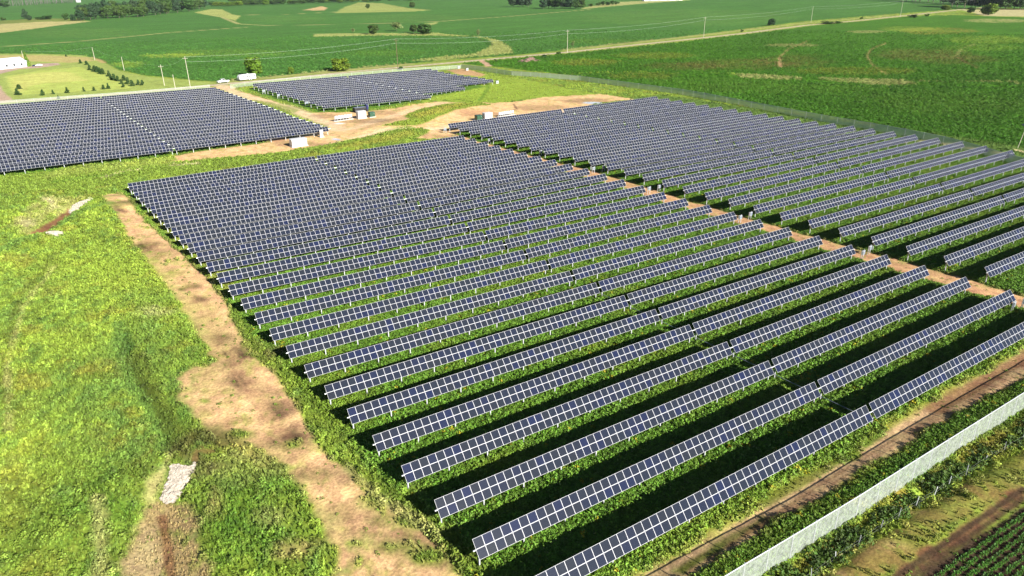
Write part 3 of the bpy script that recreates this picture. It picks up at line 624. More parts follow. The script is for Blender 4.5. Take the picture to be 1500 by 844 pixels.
#MARK_VEG
# ------------------------------------------------------------------ low vegetation (uncountable): instanced leaf clumps
def clump_mesh(name, kind, seed, m):
    rg = random.Random(seed); v, f = [], []
    if kind == 'clover':
        for _ in range(34):
            a = rg.uniform(0, 6.283); r = rg.random()**.6*.36; z = (.36*(1-(r/.4)**2)+.05)*rg.uniform(.55, 1.1); c = Vector((r*math.cos(a), r*math.sin(a), z))
            s = rg.uniform(.06, .115); nrm = Vector((rg.gauss(0, .6)+math.cos(a)*.5, rg.gauss(0, .6)+math.sin(a)*.5, 1)).normalized(); u = nrm.orthogonal().normalized(); w = nrm.cross(u); t = rg.uniform(0, 6.28)
            u, w = u*math.cos(t)+w*math.sin(t), w*math.cos(t)-u*math.sin(t)
            b = len(v); v += [c-u*s, c-w*s*.6+nrm*.02, c+u*s, c+w*s*.6+nrm*.02]; f.append((b, b+1, b+2, b+3))
    elif kind == 'grass':
        for _ in range(20):
            a = rg.uniform(0, 6.283); r = rg.random()*.16; base = Vector((r*math.cos(a), r*math.sin(a), 0)); l = rg.uniform(.25, .5)
            lean = Vector((rg.gauss(.25, .25), rg.gauss(-.1, .25), 0)); side = Vector((math.cos(a+1.57), math.sin(a+1.57), 0))*rg.uniform(.026, .05)
            p1 = base+lean*l*.35+Vector((0,0,l*.6)); p2 = base+lean*l*.95+Vector((0,0,l*.9)); b = len(v)
            v += [base-side, base+side, p1+side*.8, p1-side*.8, p2]; f += [(b, b+1, b+2, b+3), (b+3, b+2, b+4)]
    else:
        for _ in range(16):
            a = rg.uniform(0, 6.283); l = rg.uniform(.35, .6); d = Vector((math.cos(a), math.sin(a), 0)); side = Vector((-d.y, d.x, 0))*rg.uniform(.05, .08)
            p0 = Vector((0, 0, rg.uniform(.02, .3))); p1 = p0+d*l*.5+Vector((0,0,l*.5)); p2 = p0+d*l+Vector((0,0,l*.28)); b = len(v)
            v += [p0-side*.4, p0+side*.4, p1+side, p1-side, p2]; f += [(b, b+1, b+2, b+3), (b+3, b+2, b+4)]
    me = bpy.data.meshes.new(name); me.from_pydata(v, [], f); me.materials.append(m); me.update(); return me
HIDE = bpy.data.collections.new('vegetation_sources')
def sources(kind, m, n=3):
    c = bpy.data.collections.new(kind+'_clumps')
    for i in range(n):
        o = bpy.data.objects.new(kind+'_clump', clump_mesh(kind+'_clump', kind, 100+i*7+len(kind), m)); c.objects.link(o)
    return c
def scatter(name, pts, sc, tint, coll, label):
    me = bpy.data.meshes.new(name); me.vertices.add(len(pts)); me.vertices.foreach_set('co', pts.astype(np.float32).ravel())
    a = me.attributes.new('sc', 'FLOAT', 'POINT'); a.data.foreach_set('value', sc.astype(np.float32))
    a = me.attributes.new('rz', 'FLOAT', 'POINT'); a.data.foreach_set('value', RNG.uniform(0, 6.283, len(pts)).astype(np.float32))
    a = me.attributes.new('tint', 'FLOAT_COLOR', 'POINT'); a.data.foreach_set('color', np.concatenate([tint, np.ones((len(pts), 1))], 1).astype(np.float32).ravel())
    o = bpy.data.objects.new(name, me); COL.objects.link(o); tag(o, label, name.replace('_', ' '), kind='stuff')
    ng = bpy.data.node_groups.new(name, 'GeometryNodeTree'); ng.interface.new_socket('Geometry', in_out='INPUT', socket_type='NodeSocketGeometry'); ng.interface.new_socket('Geometry', in_out='OUTPUT', socket_type='NodeSocketGeometry')
    gi, go = ng.nodes.new('NodeGroupInput'), ng.nodes.new('NodeGroupOutput'); ip = ng.nodes.new('GeometryNodeInstanceOnPoints'); ci = ng.nodes.new('GeometryNodeCollectionInfo')
    ci.inputs['Collection'].default_value = coll; ci.inputs['Separate Children'].default_value = True; ci.inputs['Reset Children'].default_value = True; ip.inputs['Pick Instance'].default_value = True
    def named(n, t):
        q = ng.nodes.new('GeometryNodeInputNamedAttribute'); q.data_type = t; q.inputs['Name'].default_value = n; return q.outputs[0]
    cx = ng.nodes.new('ShaderNodeCombineXYZ'); ng.links.new(named('rz', 'FLOAT'), cx.inputs[2])
    rot = ng.nodes.new('FunctionNodeEulerToRotation'); ng.links.new(cx.outputs[0], rot.inputs[0]); ng.links.new(rot.outputs[0], ip.inputs['Rotation'])
    ng.links.new(named('sc', 'FLOAT'), ip.inputs['Scale']); ng.links.new(gi.outputs[0], ip.inputs['Points']); ng.links.new(ci.outputs[0], ip.inputs['Instance']); ng.links.new(ip.outputs[0], go.inputs[0])
    md = o.modifiers.new('scatter', 'NODES'); md.node_group = ng; return o
def sample_ground(n, dmin=3.4, dmax=48, amax=47):
    """points spread evenly over what can be seen, thinned where they would crowd"""
    az = np.radians(RNG.uniform(-amax, amax, n))+YAW; dp = np.radians(RNG.uniform(dmin, dmax, n))
    H = CAM[2]-G0; r = H/np.tan(dp); x = CAM[0]+r*np.sin(az); y = CAM[1]+r*np.cos(az)
    # density per square metre of this sampling
    dens = n/(2*math.radians(amax)*math.radians(dmax-dmin))*np.sin(dp)**2/(H*r)
    return x, y, r, dens
def vegetation():
    x, y, r, dens = sample_ground(1150000)
    keep = RNG.random(len(x)) < np.minimum(1, 11.0/dens); x, y, r, dens = x[keep], y[keep], r[keep], dens[keep]; dens = np.minimum(dens, 11.0)
    col, veg, kind = paint(x, y)
    lum = col@np.array([.3,.59,.11]); dirtish = (col[:, 0] > col[:, 1]*1.08)
    p = RNG.random(len(x))
    z = Z(x, y); P = np.stack([x, y, z-.02], 1)
    gro = np.clip(1.0+(r-80)/300, 1.0, 1.4)
    patch = fbm(x, y, 4.5, 3, 205)
    # lush clover between the rows
    m = (kind == 1) & (p < veg*.95) & (~dirtish) & (r < 330)
    q = m; t = col[q]*RNG.uniform(.75, 1.7, (q.sum(), 1)); g = RNG.random(q.sum()); t[g > .988] = np.array([.34,.30,.02])
    yel = np.clip((fbm(x[q], y[q], 9, 3, 207)-.5)*3, 0, 1)[:, None]*.55; t = t*(1-yel)+np.array([.17,.23,.02])*yel
    sc = np.clip(1.08-(r[q]-90)/260, .8, 1.0)*(.8+.75*patch[q])*RNG.uniform(.75, 1.35, q.sum()); scatter('clover_cover', P[q], sc, t, sources('clover', M_tuft), 'lush leafy green cover growing between and under the panel rows')
    n1 = q.sum()
    # open grassland
    m = (kind == 0) & (p < veg*.8) & (~dirtish) & (r < 450)
    t = col[m]*RNG.uniform(.6, 1.4, (m.sum(), 1)); sc = gro[m]*(.42+.75*patch[m])*RNG.uniform(.7, 1.3, m.sum())*np.clip(veg[m]+.25, .4, 1.1)
    scatter('meadow_grass', P[m], sc, t, sources('grass', M_tuft), 'tall uneven meadow grass on the open ground round the arrays'); n2 = m.sum()
    sw = wl([(180,870),(184,790),(205,735),(228,690),(250,660),(300,735),(312,870)]); m = dirtish & (r < 120) & (p < .8) & (sd_poly(x, y, sw) > 0)
    scatter('straw_grass', P[m], gro[m]*RNG.uniform(.35, .7, m.sum()), col[m]*RNG.uniform(.6, 1.25, (m.sum(), 1)), sources('grass', M_tuft), 'dry straw coloured grass tufts in the swale and on bare edges')
    m = (kind == 0) & (p > .9) & (veg > .5) & (~dirtish) & (r < 260)
    scatter('leafy_weeds', P[m], gro[m]*RNG.uniform(.6, 1.5, m.sum()), col[m]*RNG.uniform(.6, 1.5, (m.sum(), 1)), sources('clover', M_tuft), 'leafy weed clumps scattered through the open meadow grass')
    # sparse weeds on dirt
    m = dirtish & (p < .015) & (r < 160)
    scatter('weeds', P[m], gro[m]*RNG.uniform(.3, .7, m.sum()), np.tile(np.array([[.12,.2,.02]]), (m.sum(), 1))*RNG.uniform(.6, 1.4, (m.sum(), 1)), sources('clover', M_tuft), 'scattered low weeds on the bare tan dirt')
    # field crop close enough to see single plants
    m = (kind == 2) & (veg > .5) & (r < 830) & (~dirtish) & (p < .65)
    t = col[m]*RNG.uniform(.85, 1.4, (m.sum(), 1)); gro2 = np.clip(.9+(r-80)/300, 1, 2.2); scatter('field_crop', P[m], gro2[m]*RNG.uniform(.7, 1.3, m.sum())*1.0, t, sources('clover', M_tuft), 'dense dark green crop standing in the field beyond the long fence')
    print('VEG', n1, n2, m.sum())
vegetation()
def crop_rows():
    a, b = at(1330, 856), at(1500, 738); d = (b-a); d.z = 0; d.normalize(); nrm = Vector((d.y, -d.x, 0))
    pts = []
    for k in range(22):
        for s in np.arange(-14, 40, .28):
            q = a+d*s+nrm*(.9+k*.76)+Vector((random.gauss(0,.05), random.gauss(0,.05), 0)); pts.append((q.x, q.y, float(G0)))
    P = np.array(pts); P[:, 2] = Z(P[:, 0], P[:, 1]); t = np.array([[.04,.105,.008]])*RNG.uniform(.6, 1.5, (len(P), 1))
    scatter('young_corn', P, RNG.uniform(.35, .7, len(P)), t, sources('corn', M_tuft), 'rows of young green corn on dark soil in the lower right corner')
crop_rows()
def ditch_brush():
    pts, sc = [], []
    for (a, b) in (((1140,858),(1290,764)), ((1290,764),(1415,684)), ((1415,684),(1500,632)), ((1500,632),(1590,580))):
        A, B = at(*a), at(*b); L_ = (B-A).length
        for _ in range(int(L_*7)):
            t = random.random(); q = A.lerp(B, t); x, y = q.x+random.gauss(0, .55), q.y+random.gauss(0, .55)
            if vnoise(np.array([x/2.5]), np.array([y/2.5]), 3)[0] < .3: continue
            pts.append((x, y, 0)); sc.append(random.uniform(.9, 2.3))
    P = np.array(pts); P[:, 2] = Z(P[:, 0], P[:, 1]); t = np.array([[.045,.085,.010]])*RNG.uniform(.5, 1.5, (len(P), 1))
    scatter('ditch_brush', P, np.array(sc), t, sources('clover', M_tuft), 'dark leafy brush filling the ditch beside the old stake fence')
ditch_brush()
#MARK_TREES
# ------------------------------------------------------------------ trees and shrubs
def crown_mesh(name, seed, m, shape='round', leaves=2600, lobes=16, leaf=.045):
    """unit crown: width 1, height 1 (z 0..1); leaf faces on and in many lobes"""
    rg = random.Random(seed); v, f = [], []; L_ = []
    for _ in range(lobes):
        if shape == 'cone': z = rg.random()**1.3*.9; r = (1-z)*.36*rg.uniform(.5, 1); s = .10+.13*(1-z)
        elif shape == 'column': z = rg.random()*.9+.03; r = .22*rg.random()*(1.15-z); s = .26*(1.1-z*.7)
        else: z = rg.uniform(.14, .84); r = math.sqrt(max(0, 1-((z-.45)/.52)**2))*.34*rg.random()**.5; s = rg.uniform(.13, .22)
        a = rg.uniform(0, 6.283); L_.append((Vector((r*math.cos(a), r*math.sin(a), z)), s))
    for i in range(leaves):
        c, s = rg.choice(L_); n = Vector((rg.gauss(0,1), rg.gauss(0,1), rg.gauss(.25,1))).normalized(); rr = s*rg.uniform(.65, 1.12)
        p = c+Vector((n.x*rr, n.y*rr, n.z*rr*(.8 if shape != 'column' else .5)))
        if p.z < 0.01: continue
        n2 = (n+Vector((rg.gauss(0,.5), rg.gauss(0,.5), rg.gauss(0,.5)))).normalized(); u = n2.orthogonal().normalized(); w = n2.cross(u); t = rg.uniform(0, 6.28); u, w = u*math.cos(t)+w*math.sin(t), w*math.cos(t)-u*math.sin(t)
        q = leaf*rg.uniform(.6, 1.4); b = len(v); v += [p-u*q, p-w*q*.7, p+u*q, p+w*q*.7]; f.append((b, b+1, b+2, b+3))
    me = bpy.data.meshes.new(name); me.from_pydata(v, [], f); me.materials.append(m); me.update(); return me
def trunk_mesh(seed, m, top=.6):
    rg = random.Random(seed); b = MB(); b.tube((0,0,-.05), (.01,0,top*.55), .035, .024, n=7); b.tube((.01,0,top*.55), (0,.02,top), .024, .01, n=6)
    for k in range(5):
        a = k*1.26+rg.uniform(-.3,.3); z = top*rg.uniform(.4,.8); b.tube((.01,0,z), (.24*math.cos(a), .24*math.sin(a), z+.2), .014, .005, n=5)
    return b.mesh('trunk', m)
CR = {'A': [crown_mesh('crown', s, M_leafA, leaves=3600, lobes=26) for s in (1, 2, 3)], 'B': [crown_mesh('crown', s, M_leafB, leaves=5200, lobes=34) for s in (4, 5)], 'C': [crown_mesh('crown', s, M_leafC) for s in (6, 7)],
      'E': [crown_mesh('crown', s, M_ever, 'cone', 900, 16, .06) for s in (8, 9)], 'P': [crown_mesh('crown', s, M_pale, leaves=500, leaf=.05) for s in (10,)],
      'K': [crown_mesh('crown', 12, M_leafB, 'column', 1600, 22, .05)], 'S': [crown_mesh('crown', s, M_leafA, leaves=700, lobes=9, leaf=.07) for s in (13, 14)]}
TR = [trunk_mesh(s, M_bark) for s in (1, 2)]
def tree(name, px, py, hpx, wpx, kind, label, group=None, trunk=True, lift=.12):
    p = at(px, py); h = metres(hpx, p)*1.08; w = metres(wpx, p)*1.12
    root = empty(name, p, random.uniform(0, 6.28), label, 'shrub' if 'shrub' in name or 'bush' in name else 'tree', group)
    cm = random.choice(CR[kind]); lf = lift*h
    c = child('crown', cm, root, (0, 0, lf), (0, 0, 0), (w, w, h-lf))
    if trunk: child('trunk', random.choice(TR), root, (0, 0, 0), (0, 0, 0), (h*.7, h*.7, h))
    return root
tree('leafy_tree', 374, 113, 27, 25, 'B', 'large round bright green tree standing right behind the white travel trailer')
tree('leafy_tree', 499, 104, 17, 27, 'B', 'wide low rounded tree on the verge behind the middle of the far array', lift=.03)
tree('leafy_bush', 427, 108.5, 9.5, 9, 'B', 'small round bush on the verge between the two big roadside trees', lift=.03)
tree('leafy_tree', 547, 50.5, 13, 17, 'A', 'rounded green tree at the left of the group on the curved pale strip', lift=.05)
tree('scrubby_tree', 581, 46, 12, 22, 'P', 'loose scrubby tree on the pale strip, between two rounded trees', lift=.2)
tree('leafy_tree', 606, 48.5, 11, 12, 'A', 'small tree touching the left side of the broad dark tree')
tree('leafy_tree', 622, 50.5, 14, 22, 'A', 'broadest dark tree of the group on the curved pale strip', lift=.04)
tree('scrubby_bush', 517, 48, 6, 8, 'P', 'small pale olive bush leftmost on the curved pale strip', lift=.05)
tree('scrubby_tree', 701, 53, 9, 8, 'P', 'sparse yellowish sapling at the outer bend of the curved pale strip')
tree('leafy_tree', 539, 13.5, 7, 7, 'A', 'small tree on the pale grassy mound near the top edge')
tree('leafy_tree', 604, 12, 8, 9, 'A', 'small dark tree at the right end of the pale grassy mound')
tree('leafy_tree', 1130, 37.5, 9, 13, 'C', 'lone dark round bush tree on the verge halfway up the far road', lift=.03)
tree('scrubby_tree', 839, 70, 9, 6, 'P', 'bare twiggy sapling just right of a white utility pole')
for a, lab in [((587,102.5,4.5,9,'S'),'dark bush at the foot of the brown pole behind the far array'),((726,91,4,6,'S'),'small bush beside the dirt spur off the road'),((798,85,5,9,'S'),'green bush at the right end of the earth heap'),((818,79.5,3.5,9,'S'),'low bush on the road verge just left of the white pole'),
               ((1087,47,3.5,5,'S'),'tiny verge bush below the lone dark bush tree'),((1337,26,4.5,15,'S'),'wide low dark bush beside the far end of the road'),((1358,24,3.5,7,'S'),'smaller dark bush next to the wide low one by the far road'),((1212,35,3.5,22,'S'),'long low hedge piece on the verge right of a pole'),
               ((1228,34.5,3.2,12,'S'),'short hedge piece following the long low one'),((1422,19.5,8,11,'A'),'dark bush in front of the far right wood, left of the big one'),((1448,22,15,21,'B'),'big round bush in front of the far right wood'),((1385,15,7,13,'B'),'light green bush where the road meets the far right wood'),((1262,28,3,6,'S'),'tiny bush on the upper side of the far road'),
               ((97,29.5,9,10,'A'),'round tree left of the far left wood'),((107,31,9,9,'C'),'blue green tree touching the left end of the far left wood'),((37,28,13,9,'C'),'tall narrow blue green tree in the far left field'),((43,30,7,8,'C'),'low bush at the foot of the tall narrow blue green tree'),((66,28.5,5,26,'S'),'long low thicket between field and straw strip at far left'),((5,11,9,17,'A'),'bushy tree at the left edge in front of the pine wood'),((5,30,4,8,'S'),'small bush at the left edge above the straw strip')]:
    tree('leafy_bush', a[0], a[1], a[2], a[3], a[4], lab, trunk=a[2] > 7, lift=.04)
tree('columnar_tree', 41, 97.5, 19, 9, 'K', 'tall narrow yellow green tree at the gable end of the long white building', lift=.0)
ev = [(28,130.5,7,9),(26,139.5,9,10),(63,140,9,7),(78,138,6,5),(99,136.5,8,7),(123,134,6,5),(138,133,6,6),(152,131,7,7),(159,130.5,8,6),(86,145,5,4),(97,83,3,4),(118,93,6,6),(127,95,6,7),(132,103,8,8),(139,105,9,9),(143,106,9,8),(147,108,9,8),(151,109,9,8),(160,112,8,7),(168,118,10,9),(163,117,8,8),(173,119,8,8),(182,118,8,8),(188,123,9,8),(194,126,9,8),(203,124.5,7,7),(209,125,7,8),(181,128,6,6),(178,123,7,7)]
near = ['beside the drive at the lawn corner, upper','beside the drive at the lawn corner, lower','first in the line along the road','second in the line along the road','third in the line along the road','fourth in the line along the road','fifth in the line along the road','sixth in the line along the road','last in the line along the road','alone on the strip by the panels','alone near the field edge behind the drive']
for i, (a, b, h, w) in enumerate(ev):
    lab = f"small dark evergreen {near[i]}" if i < len(near) else f"young evergreen in the diagonal belt, {ORD[i-len(near)] if i-len(near) else 'first'} from the upper left end"
    tree('evergreen_tree', a, b, h, w, 'E', lab, 'young evergreens on the farm lawn', trunk=False, lift=.0)
def grove(pts, group, fmt, kinds, jitter=(3, .8), hs=(13, 19), ws=(13, 19)):
    n = len(pts)
    for i, (a, b) in enumerate(pts):
        tree('forest_tree', a+random.uniform(-jitter[0], jitter[0]), b+random.uniform(-jitter[1], jitter[1]), random.uniform(*hs), random.uniform(*ws), random.choice(kinds), fmt, group)
def along(pl, step):
    out = []; 
    for (ax, ay), (bx, by) in zip(pl[:-1], pl[1:]):
        n = max(1, round(math.hypot(bx-ax, by-ay)/step)); out += [(ax+(bx-ax)*i/n, ay+(by-ay)*i/n) for i in range(n)]
    return out
grove(along([(118,30.5),(150,27.5),(200,24),(250,19.5),(285,15),(310,10.5)], 8.5), 'trees at the front of the far left wood', 'dark green tree in the front rank of the far left wood', 'AAC', hs=(13,18), ws=(13,18))
grove(along([(122,25),(170,21),(230,17),(280,11)], 8.5), 'trees at the back of the far left wood', 'blue green tree in the back rank of the far left wood', 'CAC', hs=(14,20), ws=(13,18))
grove(along([(310,9.5),(350,8.5),(400,6.8),(450,5.2),(500,3.8),(560,1.8),(620,.5)], 8.5), 'hedge trees along the top of the middle fields', 'low bushy tree in the hedge line above the middle fields', 'AB', hs=(5,8), ws=(10,15))
grove(along([(340,4),(400,2.5),(480,1)], 9), 'trees behind the hedge line', 'dark tree standing behind the hedge line at the top', 'CA', hs=(10,14), ws=(12,16))
grove(along([(752,10),(782,10)], 7)+along([(798,12.5),(858,13)], 8)+[(805,7),(825,6),(845,7),(760,6)], 'trees of the small dark clump at the top middle', 'dark tree in the clump at the top middle of the fields', 'AAC', jitter=(2,.5), hs=(11,15), ws=(12,17))
grove(along([(868,9.5),(912,7)], 7), 'shrubs right of the top middle clump', 'low shrub on the pale strip right of the top middle clump', 'AS', hs=(4,6), ws=(8,11))
grove(along([(1318,1),(1350,2.5),(1375,5),(1400,11),(1440,13.5),(1500,13.5),(1560,14)], 9)+along([(1400,6),(1440,8),(1560,8)], 11), 'trees of the wood at the top right', 'dark tree in the wood filling the top right corner', 'AAC', hs=(18,26), ws=(15,21))
# pine plantation at the top left: bare grey trunks under a dark canopy
def pine():
    b = MB()
    b.tube((0,0,0), (.01,0,.95), .028, .012, n=6)
    for k in range(5): b.tube((0,0,.25+k*.09), (.07*math.cos(k*2.2), .07*math.sin(k*2.2), .27+k*.09), .006, .003, n=4)
    return b.mesh('trunk', M_barkpine)
PT = pine()
for row, off in ((0, 0), (1, -1.3), (2, -2.6)):
    for k in range(22):
        px = 14+k*4.7+random.uniform(-1.5,1.5)+row*2; py = 9.5-(px-15)*.06+off; p = at(px, py); h = metres(15, p); r = empty('pine_tree', p, random.uniform(0,6), 'tall pine with a bare grey trunk at the top left wood edge', 'tree', 'pines of the wood at the top left')
        child('trunk', PT, r, sc=(h*.6, h*.6, h)); child('crown', CR['C'][k % 2], r, (0, 0, h*.55), (0,0,0), (h*.42, h*.42, h*.5))
#MARK_THINGS
# ------------------------------------------------------------------ utility poles and wires
def pole(px, py, hpx, m, label, arm=True, dx=0):
    p = at(px, py); h = metres(hpx, p)*1.02; b = MB(); b.tube((0,0,-.3), (dx,0,h), .17, .12, n=8)
    root = empty('utility_pole', p, -YAW, label, 'utility pole', 'utility poles along the road'); b.build('shaft', m, root)
    if arm:
        MB().box((dx, 0, h-.9), (2.6, .12, .14)).build('crossarm', m, root)
        im = MB().tube((0,0,0), (0,0,.25), .06, .04, n=6).mesh('insulator', M_white)
        for x in (-1.2, 0, 1.2): child('insulator', im, root, (dx+x, 0, (h-.83) if x else h))
    return p, h
poles = [(68/2,85,10,M_wood,'short pale pole behind the roof of the long white building'),(139,88,17.5,M_wood,'pale pole at the field edge above the evergreen belt'),(182,103.5,19,M_wood,'pale pole between the evergreen belt and the crop field'),(241,125.5,28.5,M_wood,'leaning pale pole above the middle of the far left array'),(257,130.5,20,M_wood,'shortest pole directly behind the far left array'),(279,129,43,M_wood,'tallest pole, left of the gate, behind the far left array'),
         (583,102,42,M_wooddark,'dark brown pole behind the small far array'),(831,77.5,31,M_wood,'pale pole by the road above the long fence'),(1030.5,56.5,29,M_wood,'pale pole by the road in the upper middle'),(1188,32.5,21,M_wood,'pale pole by the road left of the hedge pieces'),(1318.5,25,22,M_wood,'pale pole by the road before the far right wood'),(1425,13,14,M_wood,'grey pole in front of the far right wood')]
tops = []
for px, py, h, m, lab in poles:
    p, hh = pole(px, py, h, m, lab, arm=(h > 25)); tops.append((p, hh))
M_wire = simple('aluminium_cable', (.55,.60,.55), .5, var=0)
def wire(i, j, dz, lab, sag=1.6):
    a = tops[i][0]+Vector((0,0,tops[i][1]-dz)); b = tops[j][0]+Vector((0,0,tops[j][1]-dz)); m = MB(); n = 10; prev = Vector((0,0,0))
    for k in range(1, n+1):
        t = k/n; q = (b-a)*t-Vector((0,0,sag*4*t*(1-t))); m.tube(prev, q, .022, n=4, cap=False); prev = q
    tag(m.build('power_cable', M_wire, loc=a), lab, 'cable', 'overhead power cables')
nm = ['white building pole','evergreen belt pole','field edge pole','leaning pole','shortest pole','tallest pole','dark brown pole','fence pole','upper middle pole','hedge pole','last road pole','far wood pole']
for i, j in [(5,6),(6,7),(7,8),(8,9),(9,10),(10,11)]:
    wire(i, j, .1, f"upper power cable strung from the {nm[i]} to the {nm[j]}"); wire(i, j, 2.6, f"lower power cable strung from the {nm[i]} to the {nm[j]}", 2.2)
for i, j in [(1,2),(2,3),(3,5),(0,1)]: wire(i, j, .1, f"thin cable strung from the {nm[i]} to the {nm[j]}")
# ------------------------------------------------------------------ pole with its own small panel at the right edge
def camera_pole():
    p = at(1490.5, 217); h = metres(47, p); root = empty('camera_pole', p, -YAW, 'leaning wooden pole with small solar panel and white box at the right edge', 'pole')
    MB().tube((0,0,-.2), (.9,0,h*.62), .09, .08, n=8).build('shaft', M_wood, root)
    MB().tube((1.0,0,h*.55), (1.15,0,h), .04, n=6).build('antenna', M_white, root)
    X = Matrix.Rotation(.5, 3, 'X')
    MB().box((.3,-.25,h*.72), (1.7,1.1,.05), M=X).build('solar_panel', M_glass, root)
    MB().box((1.15,0,h*.56), (.8,.45,.8)).build('equipment_box', M_white, root, bevel=.03)
    MB().box((1.1,-.24,h*.58), (.45,.02,.4)).build('door', M_grey, root)
camera_pole()
# ------------------------------------------------------------------ combiner cabinets on frames in the lane
def cabinet(px, py, label, s=1.0, rz=0.0, grp='combiner cabinets at the row ends', name='combiner_cabinet'):
    p = at(px, py); root = empty(name, p, rz, label, 'electrical cabinet', grp)
    fr = MB()
    for x in (-.55, .55): fr.box((x*s, 0, .95*s), (.09*s, .09*s, 1.95*s))
    for z in (1.1, 1.75): fr.box((0, .06*s, z*s), (1.1*s, .05*s, .06*s))
    fr.build('frame', M_galv, root)
    MB().box((0, -.12*s, 1.42*s), (.95*s, .32*s, .8*s)).build('enclosure', M_light, root, bevel=.02)
    MB().box((0, -.29*s, 1.42*s), (.8*s, .02*s, .66*s)).build('door', M_grey, root)
    MB().tube((.25*s, -.1*s, 0), (.25*s, -.1*s, 1.05*s), .035*s, n=6).build('conduit', M_galv, root)
cl = [(1262,380,'by the lane, left of the pair beside the sixth middle row'),(1272,373,'by the lane, right of the pair beside the sixth middle row'),(1083,327,'by the lane, left of the pair beside the ninth middle row'),(1098,322,'by the lane, right of the pair beside the ninth middle row'),(950,284,'by the lane, left of the pair beside the thirteenth middle row'),(965,281,'by the lane, right of the pair beside the thirteenth middle row'),
      (869,254,'by the lane, left of the pair beside the sixteenth middle row'),(884,252,'by the lane, right of the pair beside the sixteenth middle row'),(1481,457,'at the right end of the second middle row'),(1496,452,'beside the lane at the right picture edge'),(792,229,'at the head of the lane near the nineteenth middle row'),(717,211,'at the head of the lane near the twenty-third middle row'),(652,195,'at the left corner of the right array by the yard')]
for px, py, lab in cl: cabinet(px, py, 'grey cabinet on posts '+lab, 1.0, rz=.2)
for px, py, lab in [(387,138,'first'),(409,144.5,'second'),(450,156,'third')]: cabinet(px, py, f'white cabinet at the left edge of the small far array, {lab} from back', 1.15)
# ------------------------------------------------------------------ inverter stations
def box_station(px, py, w, d, h, m, name, label, rz, doors=2, dm=None):
    p = at(px, py); root = empty(name, p, rz, label, 'electrical cabinet')
    MB().box((0,0,.08), (w+.5,d+.5,.3)).build('concrete_base', M_concrete, root)
    MB().box((0,0,.25+h/2), (w,d,h)).build('housing', m, root, bevel=.04)
    MB().box((0,0,.25+h+.06), (w+.12,d+.12,.12)).build('lid', m, root, bevel=.02)
    for k in range(doors):
        dw = w/doors-.12; D = MB().box((-w/2+(k+.5)*w/doors, -d/2-.02, .25+h*.48), (dw, .03, h*.84)).build('door', dm or m, root, bevel=.01)
        MB().box((-w/2+(k+.5)*w/doors+dw*.38, -d/2-.05, .25+h*.48), (.05, .04, .3)).build('handle', M_grey, D)
    MB().box((w*.3, -d/2-.045, .25+h*.8), (w*.16, .02, h*.1)).build('vent', M_grey, root)
    return p
p = at(438, 214); s = metres(22.5, p); box_station(437.5, 214, s, 2.6, metres(9.5, p), M_white, 'equipment_container', 'large white container box in front of the far left array', .05, 3)
p = at(471, 201); box_station(471, 201, metres(4.6, p), .8, metres(9, p), M_white, 'inverter_cabinet', 'tall narrow white cabinet at the right corner of the far left array', .05, 1)
p = at(529.5, 173); box_station(529.5, 173.5, metres(12.5, p), 2.2, metres(9.5, p), M_white, 'inverter_cabinet', 'white square cabinet in the yard between white racks and green box', .05, 2)
p = at(544.5, 171); box_station(544.5, 171.5, metres(8, p), 2.0, metres(6, p), M_dgreen, 'transformer_box', 'dark green transformer box on a slab in the open yard', .05, 2)
p = at(700, 177); box_station(701, 176.5, metres(9, p), 2.0, metres(6.5, p), M_dgreen, 'transformer_box', 'green transformer box behind the right array, beside a white cabinet', .05, 2)
p = at(713.5, 176); box_station(714, 175.5, metres(13, p), 2.0, metres(9, p), M_white, 'inverter_cabinet', 'white cabinet rising behind the back corner of the right array', .05, 2)
def rack(px, py, label, n, step, h=1.9):
    p = at(px, py); root = empty('inverter_rack', p, .12, label, 'inverter rack', 'racks of white string inverters')
    L_ = n*step; f = MB()
    for k in range(n+1): f.box((k*step, 0, h*.5), (.1, .1, h))
    f.box((L_/2, .06, h*.55), (L_, .06, .08)); f.box((L_/2, .06, h*.95), (L_, .06, .08)); f.build('frame', M_galv, root)
    for k in range(n):
        c = MB().box(((k+.5)*step, -.22, h*.72), (step*.78, .4, h*.62)).build('inverter', M_white, root, bevel=.03)
        MB().box(((k+.5)*step, -.44, h*.45), (step*.5, .03, .12)).build('connector_strip', M_grey, c)
    MB().box((L_/2, 0, .05), (L_+1, 1.4, .16)).build('concrete_base', M_concrete, root)
p = at(490, 178); st = metres(4.7, p); rack(490.5, 178, 'rack of white inverters standing in the open yard left of a white cabinet', 6, st, metres(7.5, p))
p = at(730, 171); st = metres(4.1, p); rack(730, 171.5, 'rack of white inverters behind the back edge of the right array', 7, st, metres(6.5, p))
# flat bed trailer in the yard
def yard_trailer():
    p = at(528, 164); w = metres(23, p); root = empty('flatbed_trailer', p, .06, 'long dark trailer parked in the yard behind the white cabinet', 'trailer')
    MB().box((-.3,0,1.0), (w*.82,2.4,.25)).build('bed', M_black, root, bevel=.03); MB().box((-.3,0,1.55), (w*.78,2.2,.8)).build('cargo', M_black, root, bevel=.05); MB().box((-.3,0,2.0), (w*.76,2.1,.06)).build('tarpaulin', M_grey, root)
    MB().box((w*.44,0,1.6), (w*.14,2.2,2.4)).build('cab', M_blue, root, bevel=.15)
    tm = MB().tube((0,-.14,0), (0,.14,0), .5, n=16).mesh('wheel', M_black)
    for x in (-w*.36, -w*.26, w*.44):
        for y in (-1.05, 1.05): child('wheel', tm, root, (x, y, .5))
yard_trailer()
